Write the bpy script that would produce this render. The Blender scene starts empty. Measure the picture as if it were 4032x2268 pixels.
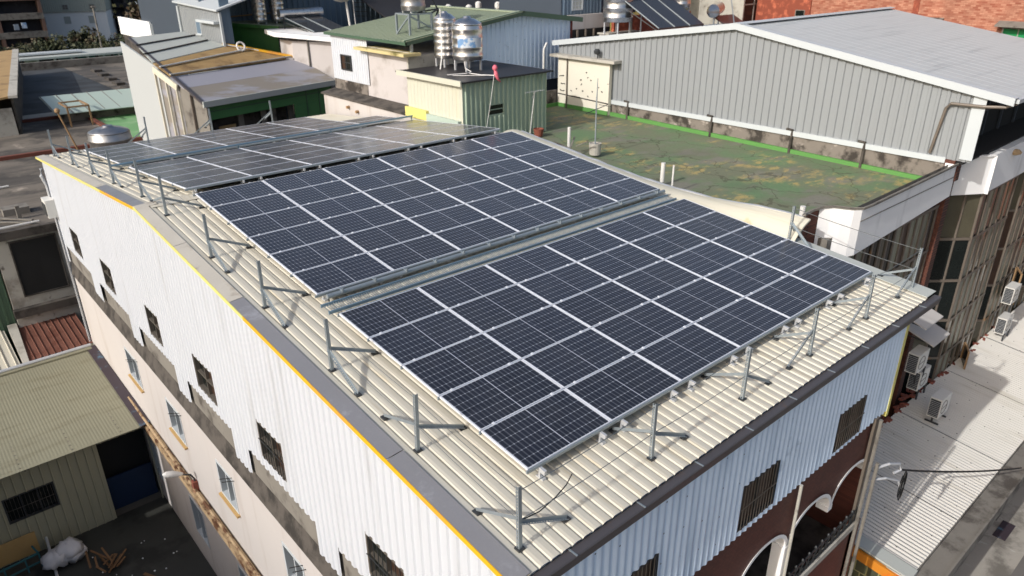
import bpy, math, random
from mathutils import Vector, Matrix
random.seed(11)
SC = bpy.context.scene
COL = SC.collection
V3 = Vector
SUN_ELEV, SUN_AZ = 31.0, 3.0          # light travels towards +X, a touch towards +Y

def S(r, g, b):
    f = lambda c: (c/255/12.92) if c/255 <= .04045 else ((c/255+.055)/1.055)**2.4
    return (f(r), f(g), f(b))

# ------------------------------------------------------------------ materials
class NT:
    def __init__(s, name):
        s.m = bpy.data.materials.new(name); s.m.use_nodes = True
        s.t = s.m.node_tree; s.n = s.t.nodes; s.b = s.n['Principled BSDF']
        s.out = s.n['Material Output']; s.pos = None
    def new(s, typ, **kw):
        n = s.n.new(typ)
        for k, v in kw.items(): setattr(n, k, v)
        return n
    def link(s, a, b): s.t.links.new(a, b)
    def put(s, sock, v):
        if hasattr(v, 'is_output') or isinstance(v, bpy.types.NodeSocket): s.link(v, sock)
        else: sock.default_value = v
    def math(s, op, a, b=None, c=None):
        n = s.new('ShaderNodeMath', operation=op)
        s.put(n.inputs[0], a)
        if b is not None: s.put(n.inputs[1], b)
        if c is not None: s.put(n.inputs[2], c)
        return n.outputs[0]
    def position(s):
        if s.pos is None: s.pos = s.new('ShaderNodeNewGeometry').outputs['Position']
        return s.pos
    def scaled(s, v, sc):
        n = s.new('ShaderNodeMapping'); s.link(v, n.inputs[0]); n.inputs[3].default_value = sc
        return n.outputs[0]
    def noise(s, vec, scale, detail=4, rough=.55):
        n = s.new('ShaderNodeTexNoise'); s.link(vec, n.inputs['Vector'])
        n.inputs['Scale'].default_value = scale; n.inputs['Detail'].default_value = detail
        n.inputs['Roughness'].default_value = rough
        return n.outputs['Fac']
    def mask(s, f, lo, hi):
        n = s.new('ShaderNodeMapRange'); n.interpolation_type = 'SMOOTHSTEP'
        s.link(f, n.inputs[0]); n.inputs[1].default_value = lo; n.inputs[2].default_value = hi
        return n.outputs[0]
    def mix(s, f, a, b):
        n = s.new('ShaderNodeMix', data_type='RGBA')
        s.put(n.inputs['Factor'], f)
        for k, v in ((6, a), (7, b)):
            if isinstance(v, tuple): n.inputs[k].default_value = (*v, 1)
            else: s.link(v, n.inputs[k])
        return n.outputs[2]
    def mul(s, col, f):
        n = s.new('ShaderNodeVectorMath', operation='SCALE')
        if isinstance(col, tuple): n.inputs[0].default_value = col
        else: s.link(col, n.inputs[0])
        s.put(n.inputs['Scale'], f)
        return n.outputs[0]
    def bump(s, f, strength, dist=.01):
        n = s.new('ShaderNodeBump'); n.inputs['Strength'].default_value = strength
        n.inputs['Distance'].default_value = dist
        s.link(f, n.inputs['Height']); s.link(n.outputs[0], s.b.inputs['Normal'])

def mat(name, base, rough=.6, metal=0.0, var=.14, vs=.8, spots=None, streak=None, spots2=None, bump=0, bs=40, spec=.5, rnd=0, g=.87, dots=None):
    """painted / weathered surface: broad tone drift, blotches of other colour, streaks along one axis"""
    k = NT(name); P = k.position(); gm = g
    base = tuple(c*gm for c in base)
    spots, spots2, streak = [(tuple(c*gm for c in q[0]), *q[1:]) if q else None for q in (spots, spots2, streak)]
    col = base
    if spots:
        c, sc, lo, hi = spots
        col = k.mix(k.mask(k.noise(P, sc, 6, .62), lo, hi), col, c)
    if spots2:
        c, sc, lo, hi = spots2
        col = k.mix(k.mask(k.noise(k.scaled(P, (1.3, .9, 1.1)), sc, 5, .6), lo, hi), col, c)
    if streak:
        c, sc, lo, hi = streak
        col = k.mix(k.mask(k.noise(k.scaled(P, sc), 1.0, 4, .6), lo, hi), col, c)
    if dots:                                    # screw heads on a regular, slightly jittered grid
        ia, ib, pa, pb, rad, dc = dots
        sp = k.new('ShaderNodeSeparateXYZ'); k.link(P, sp.inputs[0])
        A_, B_ = sp.outputs[ia], sp.outputs[ib]
        jb = k.math('MULTIPLY', k.math('MODULO', k.math('FLOOR', k.math('DIVIDE', A_, pa)), 3.0), pb*.31)
        da = k.math('MULTIPLY', k.math('SUBTRACT', k.math('FRACT', k.math('DIVIDE', A_, pa)), .5), pa)
        db = k.math('MULTIPLY', k.math('SUBTRACT', k.math('FRACT', k.math('DIVIDE', k.math('ADD', B_, jb), pb)), .5), pb)
        rr_ = k.math('SQRT', k.math('ADD', k.math('MULTIPLY', da, da), k.math('MULTIPLY', db, db)))
        on = k.math('MULTIPLY', k.math('LESS_THAN', rr_, rad), k.mask(k.noise(P, 1.7, 2, .5), .38, .5))
        col = k.mix(on, col, dc)
    f = k.noise(P, vs, 5, .6)
    g = k.math('MULTIPLY_ADD', f, 2*var, 1-var)
    g2 = k.math('MULTIPLY_ADD', k.noise(P, 22, 3, .6), var*.9, 1-var*.45)
    g = k.math('MULTIPLY', g, g2)
    if rnd:
        o = k.new('ShaderNodeObjectInfo').outputs['Random']
        g = k.math('MULTIPLY', g, k.math('MULTIPLY_ADD', o, 2*rnd, 1-rnd))
    col = k.mul(col, g)
    k.link(col, k.b.inputs['Base Color'])
    k.b.inputs['Roughness'].default_value = rough; k.b.inputs['Metallic'].default_value = metal
    k.b.inputs['Specular IOR Level'].default_value = spec
    if bump: k.bump(k.noise(P, bs, 4, .6), bump)
    return k.m

def cells_mat():
    k = NT('solar_cells')
    tc = k.new('ShaderNodeTexCoord').outputs['Object']
    sep = k.new('ShaderNodeSeparateXYZ'); k.link(tc, sep.inputs[0])
    u, v = sep.outputs[0], sep.outputs[1]
    cw, ch = .0845, .1675                                      # half-cut cell pitch
    # distance from cell border
    def edge(x, p, off):
        fr = k.math('FRACT', k.math('DIVIDE', k.math('ADD', x, off), p))
        d = k.math('ABSOLUTE', k.math('SUBTRACT', fr, .5))
        return k.math('MULTIPLY', k.math('SUBTRACT', .5, d), p)   # metres to nearest border
    eu = edge(u, cw, -.0325+cw*10); ev = edge(v, ch, -.0165+ch*10)
    lu = k.math('LESS_THAN', eu, .0125); lv = k.math('LESS_THAN', ev, .0045)
    corner = k.math('LESS_THAN', k.math('ADD', eu, ev), .0165)
    gap = k.math('MAXIMUM', k.math('MULTIPLY', lv, .42), k.math('MAXIMUM', k.math('MULTIPLY', corner, .8), k.math('MULTIPLY', lu, .15)))
    mid = k.math('LESS_THAN', k.math('ABSOLUTE', k.math('SUBTRACT', u, .8775)), .009)
    side = k.math('MAXIMUM', k.math('GREATER_THAN', k.math('ABSOLUTE', k.math('SUBTRACT', u, .8775)), .845),
                  k.math('GREATER_THAN', k.math('ABSOLUTE', k.math('SUBTRACT', v, .519)), .503))
    # busbars: fine wires along the long side, tone of alternate half cells
    bus = edge(v, ch/5, 0)
    busl = k.math('LESS_THAN', bus, .0009)
    cellid = k.math('FLOOR', k.math('DIVIDE', u, cw))
    wn = k.new('ShaderNodeTexWhiteNoise', noise_dimensions='2D')
    cmb = k.new('ShaderNodeCombineXYZ'); k.link(cellid, cmb.inputs[0]); k.link(k.math('FLOOR', k.math('DIVIDE', v, ch)), cmb.inputs[1])
    k.link(cmb.outputs[0], wn.inputs['Vector'])
    oi = k.new('ShaderNodeObjectInfo').outputs['Random']
    tone = k.math('MULTIPLY_ADD', wn.outputs['Value'], .25, .8)
    tone = k.math('MULTIPLY', tone, k.math('MULTIPLY_ADD', oi, .35, .82))
    col = k.mul(S(27, 32, 46), tone)
    col = k.mix(k.math('MULTIPLY', busl, .12), col, S(120, 124, 135))
    col = k.mix(gap, col, S(150, 155, 166))
    col = k.mix(k.math('MULTIPLY', mid, .8), col, S(176, 180, 192))
    col = k.mix(k.math('MULTIPLY', side, .6), col, S(120, 124, 134))
    # thin uneven dust film
    P = k.position()
    dust = k.mask(k.noise(P, .9, 6, .65), .35, .8)
    col = k.mix(k.math('MULTIPLY_ADD', dust, .035, .02), col, S(150, 146, 138))
    k.link(col, k.b.inputs['Base Color'])
    r = k.math('MULTIPLY_ADD', k.noise(P, 2.2, 4, .6), .12, .17)
    k.link(r, k.b.inputs['Roughness'])
    k.b.inputs['IOR'].default_value = 1.42
    k.b.inputs['Sheen Weight'].default_value = .09; k.b.inputs['Sheen Roughness'].default_value = .35; k.b.inputs['Sheen Tint'].default_value = (.9, .88, .86, 1)
    return k.m

def brick_mat(name, c1, c2, mortar, scale, plane='xz', bw=.5, rh=.25, rough=.8):
    k = NT(name); P = k.position()
    sep = k.new('ShaderNodeSeparateXYZ'); k.link(P, sep.inputs[0])
    cmb = k.new('ShaderNodeCombineXYZ')
    a, b = {'xz': (0, 2), 'yz': (1, 2), 'xy': (0, 1)}[plane]
    k.link(sep.outputs[a], cmb.inputs[0]); k.link(sep.outputs[b], cmb.inputs[1])
    n = k.new('ShaderNodeTexBrick'); k.link(cmb.outputs[0], n.inputs['Vector'])
    n.inputs['Color1'].default_value = (*c1, 1); n.inputs['Color2'].default_value = (*c2, 1); n.inputs['Mortar'].default_value = (*mortar, 1)
    n.inputs['Scale'].default_value = scale; n.inputs['Mortar Size'].default_value = .02
    n.inputs['Brick Width'].default_value = bw; n.inputs['Row Height'].default_value = rh
    f = k.math('MULTIPLY_ADD', k.noise(P, 1.1, 6, .65), .9, .55)
    k.link(k.mul(n.outputs['Color'], f), k.b.inputs['Base Color'])
    k.b.inputs['Roughness'].default_value = rough
    return k.m

def green_floor_mat():
    k = NT('worn_green_paint'); P = k.position()
    base = k.mix(k.mask(k.noise(P, .45, 5, .6), .38, .66), S(108, 112, 90), S(96, 122, 86))
    base = k.mix(k.mask(k.noise(k.scaled(P, (1, 1.6, 1)), .55, 5, .6), .5, .66), base, S(118, 116, 104))
    flakes = k.mask(k.noise(k.scaled(P, (.8, 1.5, 1)), 2.0, 8, .7), .48, .62)
    where = k.mask(k.noise(k.scaled(P, (.5, .5, 1)), .62, 3, .5), .47, .6)
    base = k.mix(k.math('MULTIPLY', k.math('MULTIPLY', flakes, where), .75), base, S(178, 156, 96))
    dark = k.mask(k.noise(k.scaled(P, (1, 1, 1)), .28, 4, .5), .55, .75)
    base = k.mix(k.math('MULTIPLY', dark, .45), base, S(78, 78, 68))
    vor = k.new('ShaderNodeTexVoronoi', feature='DISTANCE_TO_EDGE'); 
    w = k.new('ShaderNodeVectorMath', operation='ADD'); k.link(P, w.inputs[0])
    nz = k.new('ShaderNodeTexNoise'); nz.inputs['Scale'].default_value = .9; nz.inputs['Detail'].default_value = 5; k.link(P, nz.inputs['Vector'])
    k.link(k.mul(nz.outputs['Color'], 1.6), w.inputs[1])
    k.link(w.outputs[0], vor.inputs['Vector']); vor.inputs['Scale'].default_value = .42
    crack = k.math('LESS_THAN', vor.outputs['Distance'], .011)
    base = k.mix(k.math('MULTIPLY', crack, .6), base, S(70, 66, 50))
    base = k.mul(base, k.math('MULTIPLY_ADD', k.noise(P, 9, 4, .6), .4, .8))
    k.link(base, k.b.inputs['Base Color']); k.b.inputs['Roughness'].default_value = .75
    return k.m

def metal_tank_mat(name, tint, rough=.28):
    k = NT(name); P = k.position()
    k.link(k.mul(tint, k.math('MULTIPLY_ADD', k.noise(P, 3, 4, .6), .5, .75)), k.b.inputs['Base Color'])
    k.b.inputs['Metallic'].default_value = 1; k.link(k.math('MULTIPLY_ADD', k.noise(P, 6, 3, .5), .25, rough-.1), k.b.inputs['Roughness'])
    return k.m

def leaf_mat():
    k = NT('foliage'); P = k.position()
    c = k.mix(k.mask(k.noise(P, .6, 3, .5), .35, .65), (.022, .035, .012), (.06, .062, .022))
    c = k.mix(k.mask(k.noise(P, .35, 2, .5), .52, .7), c, (.075, .05, .03))
    k.link(c, k.b.inputs['Base Color']); k.b.inputs['Roughness'].default_value = .7
    return k.m

M = {}
def defmats():
    W = M
    W['cream'] = mat('cream_roof_paint', S(212, 206, 190), .55, var=.06, vs=.5, streak=(S(196, 182, 152), (9, .5, 1), .52, .85), spots=(S(150, 128, 96), 3.5, .66, .82))
    W['cream2'] = mat('cream_flashing_paint', S(222, 216, 196), .5, var=.05, vs=.6, spots=(S(214, 190, 120), 1.3, .62, .85), streak=(S(206, 196, 170), (8, .5, 3), .5, .8))
    W['white'] = mat('white_wall_paint', S(206, 210, 217), .5, var=.03, vs=.4, streak=(S(186, 188, 191), (1, 2.2, .22), .5, .85), spots=(S(150, 140, 125), 6, .77, .8))
    W['blue'] = mat('pale_blue_wall_paint', S(206, 224, 244), .38, g=1, dots=(0, 2, .53, .62, .016, S(60, 66, 74)), var=.05, vs=.6, streak=(S(160, 182, 206), (2.5, 1, .25), .5, .85), spots=(S(150, 170, 190), 1.2, .6, .8))
    W['capdark'] = mat('dull_grey_cap_flashing', S(150, 149, 152), .4, metal=.25, var=.12, vs=1.2, spots=(S(178, 178, 184), 2.2, .55, .75))
    W['caplight'] = mat('beige_cap_flashing', S(198, 192, 180), .5, var=.12, vs=1.3, spots=(S(150, 138, 122), 1.6, .55, .75))
    W['yellow'] = mat('yellow_edge_paint', S(236, 180, 32), .5, var=.1, vs=1.5, spots=(S(228, 160, 70), .8, .5, .65))
    W['paleyellow'] = mat('faded_yellow_edge_paint', S(226, 216, 128), .5, var=.1)
    W['gutter'] = mat('dark_gutter', S(92, 88, 90), .4, metal=.3, var=.15, vs=2, spots=(S(120, 96, 80), 3, .6, .8))
    W['plaster'] = mat('white_plaster', S(198, 192, 188), .8, var=.07, vs=.5, streak=(S(180, 170, 162), (1, 1.4, .18), .52, .8))
    W['rustledge'] = mat('rusty_ledge', S(178, 152, 118), .8, var=.25, vs=2.5, spots=(S(92, 58, 34), 2.4, .48, .62))
    W['concdark'] = mat('dark_stained_concrete', S(88, 82, 76), .9, var=.25, vs=1.5, spots=(S(50, 46, 42), 1.8, .42, .64), bump=.3)
    W['concmid'] = mat('stained_concrete', S(130, 125, 117), .85, var=.2, vs=1.2, spots=(S(84, 78, 72), 1.3, .48, .68), bump=.25)
    W['conclight'] = mat('pale_concrete', S(186, 182, 172), .85, var=.18, vs=.7, spots=(S(140, 134, 124), .8, .48, .7), spots2=(S(112, 106, 98), 2.4, .58, .75))
    W['moldwall'] = mat('mouldy_plaster', S(128, 120, 112), .85, var=.15, vs=1.2, spots=(S(58, 52, 47), 1.3, .45, .62), spots2=(S(176, 166, 158), 1.6, .6, .7))
    W['greyplaster'] = mat('grey_plaster', S(196, 190, 188), .85, var=.08, vs=.8, spots=(S(158, 150, 144), .9, .5, .75))
    W['flatroof'] = mat('weathered_flat_roof', S(118, 110, 100), .9, var=.25, vs=.5, spots=(S(66, 62, 58), .35, .44, .6), spots2=(S(172, 160, 146), .6, .6, .74), streak=(S(80, 75, 70), (.12, .8, 1), .45, .65))
    W['asphaltroof'] = mat('shaded_roof_felt', S(66, 70, 74), .85, var=.2, vs=.4, spots=(S(48, 50, 52), .3, .45, .6))  # grey roof felt, darkened to hold the shade of the house at left
    W['yard'] = mat('damp_shaded_yard_concrete', S(58, 58, 53), .7, var=.25, vs=.8, spots=(S(38, 38, 34), .7, .45, .62), spots2=(S(84, 82, 76), 3, .68, .78))  # damp concrete, with the yard's shade also put into its dark colour
    W['street'] = mat('street_concrete', S(168, 162, 152), .9, var=.15, vs=.6, spots=(S(118, 113, 105), .9, .47, .66), spots2=(S(190, 185, 176), 2, .6, .75))
    W['asphalt'] = mat('asphalt', S(112, 108, 104), .9, var=.15, vs=1)
    W['ground'] = mat('ground_dirt', S(98, 94, 86), .95, var=.2, vs=.05)
    W['alu'] = mat('anodised_frame', S(222, 225, 232), .42, metal=.15, g=1, var=.05, vs=3)
    W['galv'] = mat('galvanised_steel', S(158, 168, 174), .45, metal=.5, var=.14, vs=7)
    W['whitesteel'] = mat('zinc_coated_support', S(205, 207, 210), .45, metal=.3, var=.08, vs=5)
    W['darksteel'] = mat('dark_steel', S(70, 72, 74), .5, metal=.4, var=.15)
    W['bluepipe'] = mat('blue_grey_pipe', S(118, 146, 166), .45, metal=.3, var=.1, vs=2)
    W['wire'] = mat('grey_wire', S(120, 124, 124), .4, metal=.5)
    W['blackcable'] = mat('black_cable', S(26, 27, 28), .5)
    W['cells'] = cells_mat()
    W['glass'] = mat('dark_window_glass', S(26, 31, 30), .16, var=.3, vs=2, spec=.35)
    W['glassolive'] = mat('olive_window_glass', S(84, 80, 66), .12, var=.3, vs=1.5, spec=.6)
    W['glasswarm'] = mat('brown_window_panel', S(66, 48, 38), .35, var=.3, vs=3)
    W['glassgreen'] = mat('green_window_film', S(40, 150, 90), .25, var=.12)
    W['glassteal'] = mat('teal_court_floor', S(52, 112, 102), .7, var=.15)
    W['blinds'] = mat('pale_blinds', S(138, 138, 120), .35, var=.2, vs=2.5, streak=(S(110, 112, 98), (9, 1, 1), .5, .6), rnd=.25)
    W['frame'] = mat('bronze_mullion', S(118, 108, 98), .5, metal=.2, var=.2, vs=3, spots=(S(150, 112, 72), .9, .6, .72))
    W['winframe'] = mat('grey_window_frame', S(112, 106, 98), .5, metal=.3, var=.1)
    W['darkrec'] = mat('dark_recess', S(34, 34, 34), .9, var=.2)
    W['brown'] = brick_mat('brown_wall_tile', S(100, 56, 46), S(84, 46, 38), S(62, 40, 36), 5.5, 'xz', .5, .25, .6)
    W['brownbrick'] = brick_mat('dark_brown_brick', S(112, 66, 50), S(84, 48, 38), S(50, 34, 30), 5, 'yz')
    W['brickred'] = brick_mat('orange_brick', S(138, 76, 56), S(178, 128, 104), S(148, 94, 74), 1.7, 'yz', .55, .2)
    W['brickplain'] = mat('plain_orange_brick', S(142, 72, 52), .85, var=.12, vs=1, spots=(S(202, 112, 82), 2, .5, .7))
    W['brickcol'] = mat('dark_red_column_tile', S(112, 44, 30), .6, var=.3, vs=4, spots=(S(78, 32, 24), 2.4, .45, .6))
    W['fascia'] = mat('white_fascia_plaster', S(236, 235, 234), .75, g=1, var=.06, vs=.9, streak=(S(160, 160, 160), (1.2, 1.2, .3), .55, .85))
    W['greyclad'] = mat('grey_cladding', S(146, 150, 153), .5, var=.03, vs=.5, streak=(S(150, 155, 158), (1, 2, .15), .5, .8))
    W['greyroof'] = mat('pale_grey_roof_sheet', S(186, 189, 188), .5, g=1, var=.06, vs=.3, streak=(S(162, 166, 166), (.25, 4, 1), .5, .8), spots=(S(120, 118, 112), 4, .74, .8))
    W['trimwhite'] = mat('white_metal_trim', S(198, 204, 207), .45, var=.05)
    W['greenroof'] = mat('sage_green_roof_sheet', S(152, 162, 138), .55, var=.07, vs=.5, streak=(S(136, 148, 124), (5, .6, 1), .5, .8))
    W['greendark'] = mat('dark_green_trim', S(72, 98, 78), .5, var=.08)
    W['greenwall'] = mat('bright_green_sheet', S(58, 116, 46), .55, var=.12, vs=1, streak=(S(46, 96, 40), (3, 3, .3), .5, .7))
    W['greenwall2'] = mat('mid_green_panel', S(76, 132, 78), .55, var=.15, vs=.8)
    W['shedgreen'] = mat('pale_green_sheet', S(168, 186, 166), .5, var=.07, vs=.8, streak=(S(138, 156, 138), (2.5, 2.5, .3), .5, .8))
    W['shedcream'] = mat('ivory_sheet', S(206, 205, 188), .5, var=.05, vs=.6, streak=(S(205, 200, 176), (2, 2, .3), .52, .8))
    W['blackroof'] = mat('black_roof_sheet', S(44, 42, 44), .5, var=.2, vs=1.2)
    W['kerbgreen'] = mat('bright_green_kerb_paint', S(92, 146, 74), .6, var=.12, vs=1.5)
    W['ivoryplaster'] = mat('ivory_cracked_plaster', S(228, 222, 206), .8, var=.05, vs=.8, spots=(S(84, 76, 60), 2.6, .685, .7))
    W['navyclad'] = mat('slate_blue_cladding', S(104, 124, 142), .55, var=.06, vs=.4, streak=(S(88, 108, 126), (3, 3, .1), .5, .7))
    W['navydark'] = mat('dark_slate_panel', S(62, 72, 84), .6, var=.1)
    W['navypale'] = mat('pale_slate_panel', S(138, 150, 164), .6, var=.1)
    W['tan'] = mat('tan_roof_sheet', S(168, 138, 92), .75, var=.1, vs=.6, spots=(S(128, 102, 68), .8, .5, .7), streak=(S(190, 166, 124), (.5, 4, 1), .55, .8))
    W['greystripe'] = mat('grey_brown_roof_sheet', S(142, 135, 126), .6, var=.08, vs=.5, streak=(S(158, 158, 166), (.3, .9, 1), .46, .6))
    W['palesheet'] = mat('pale_sheet_roof', S(188, 192, 186), .6, var=.08, vs=.6)
    W['paleglaze'] = mat('milky_green_awning_sheet', S(182, 198, 186), .4, var=.06, vs=1)
    W['palegreenfloor'] = mat('pale_green_floor_paint', S(118, 168, 112), .7, var=.08, vs=.5, spots=(S(150, 184, 140), .5, .5, .7))
    W['redkerb'] = mat('red_brick_kerb', S(118, 68, 54), .85, var=.2, vs=2)
    W['rustroof'] = mat('rust_red_roof_sheet', S(118, 76, 62), .75, var=.16, vs=1.2, spots=(S(104, 60, 46), 1.5, .5, .68), spots2=(S(172, 140, 108), 2.2, .64, .74))
    W['beigeroof'] = mat('beige_weathered_roof_sheet', S(140, 137, 116), .65, var=.1, vs=.6, streak=(S(126, 120, 98), (.5, 3, 1), .5, .75), spots=(S(120, 104, 76), 1.6, .66, .8))
    W['beigewall'] = mat('beige_wall_sheet', S(168, 164, 140), .55, var=.08, vs=.7)
    W['purple'] = mat('dark_plum_flashing', S(62, 52, 58), .6, var=.2, vs=1.5, spots=(S(88, 120, 140), 1.1, .58, .68))
    W['blue_tarp'] = mat('blue_gate_panel', S(16, 40, 72), .55, var=.15)
    W['whiteribroof'] = mat('white_ribbed_roof_sheet', S(214, 210, 202), .6, dots=(0, 1, .62, .68, .022, S(70, 66, 62)), var=.06, vs=.7, spots=(S(160, 140, 100), 1.3, .68, .8), spots2=(S(90, 86, 80), 3.2, .735, .75), streak=(S(196, 190, 178), (2, .4, 1), .5, .8))
    W['orange'] = mat('orange_beam_paint', S(214, 136, 44), .45, var=.08, spots=(S(226, 110, 30), .9, .48, .6))
    W['orangered'] = mat('orange_red_shutter', S(206, 88, 46), .5, var=.12)
    W['tileglass'] = brick_mat('olive_glass_tile', S(86, 88, 66), S(70, 74, 60), S(150, 146, 104), 1, 'yz', .32, .42, .25)
    W['tank'] = metal_tank_mat('stainless_steel', (.66, .64, .62))
    W['tankdull'] = metal_tank_mat('dull_stainless_steel', (.44, .43, .42), .38)
    W['tankband'] = mat('blue_printed_band', S(120, 160, 205), .4, var=.2, vs=5, spots=(S(205, 215, 225), 3.5, .46, .54))
    W['paper'] = mat('white_label_plate', S(236, 236, 234), .6, var=.03)
    W['collector'] = mat('dark_collector_glass', S(62, 64, 68), .12, var=.15, vs=1)
    W['acwhite'] = mat('white_ac_casing', S(224, 222, 216), .5, var=.05)
    W['awn'] = mat('pale_plastic_awning', S(205, 200, 194), .6, var=.06)
    W['wood'] = mat('scrap_wood', S(120, 88, 58), .8, var=.3, vs=4)
    W['woodpale'] = mat('pale_board', S(196, 160, 104), .7, var=.15)
    W['bag'] = mat('white_plastic_bag', S(206, 204, 206), .4, var=.1, vs=5, bump=.6, bs=9)
    W['pink'] = mat('pink_cloth', S(226, 112, 128), .7, var=.15)
    W['redclay'] = mat('red_clay', S(138, 78, 62), .8, var=.2)
    W['tealsteel'] = mat('teal_steel', S(50, 104, 112), .5, var=.15)
    W['whiteplastic'] = mat('white_plastic', S(222, 220, 216), .5, var=.05)
    W['rustpole'] = mat('rusty_pole', S(160, 128, 92), .7, var=.2, vs=2)
    W['leaf'] = leaf_mat(); W['bark'] = mat('bark', S(92, 76, 60), .9, var=.2)
    W['signyellow'] = mat('amber_panel', S(222, 160, 40), .6, var=.1)
    W['brownflat'] = mat('brown_apartment_wall', S(118, 92, 80), .85, var=.12, vs=.15)
    W['darkflat'] = mat('dark_apartment_wall', S(40, 38, 42), .85, var=.2, vs=.15, spots=(S(70, 68, 74), .12, .5, .62))
    W['hallwhite'] = mat('white_hall_wall', S(236, 237, 236), .7, g=1, var=.04, vs=.1)
    W['hallrib'] = mat('pale_ribbed_hall_wall', S(196, 200, 188), .6, var=.05, vs=.1)
    W['lavender'] = mat('lavender_grey_roof_sheet', S(158, 158, 168), .6, var=.06, vs=.5)
    W['farwhite'] = mat('far_white_cladding', S(186, 190, 190), .6, var=.05, vs=.1)
    W['greenmoss'] = mat('mossy_slab', S(206, 190, 138), .85, var=.15, vs=1.2, spots=(S(112, 104, 54), 1.3, .5, .66))
    W['clothes'] = mat('mixed_laundry', S(214, 206, 204), .8, var=.3, vs=3, rnd=.4)
defmats(); M['greenfloor'] = green_floor_mat()

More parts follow.
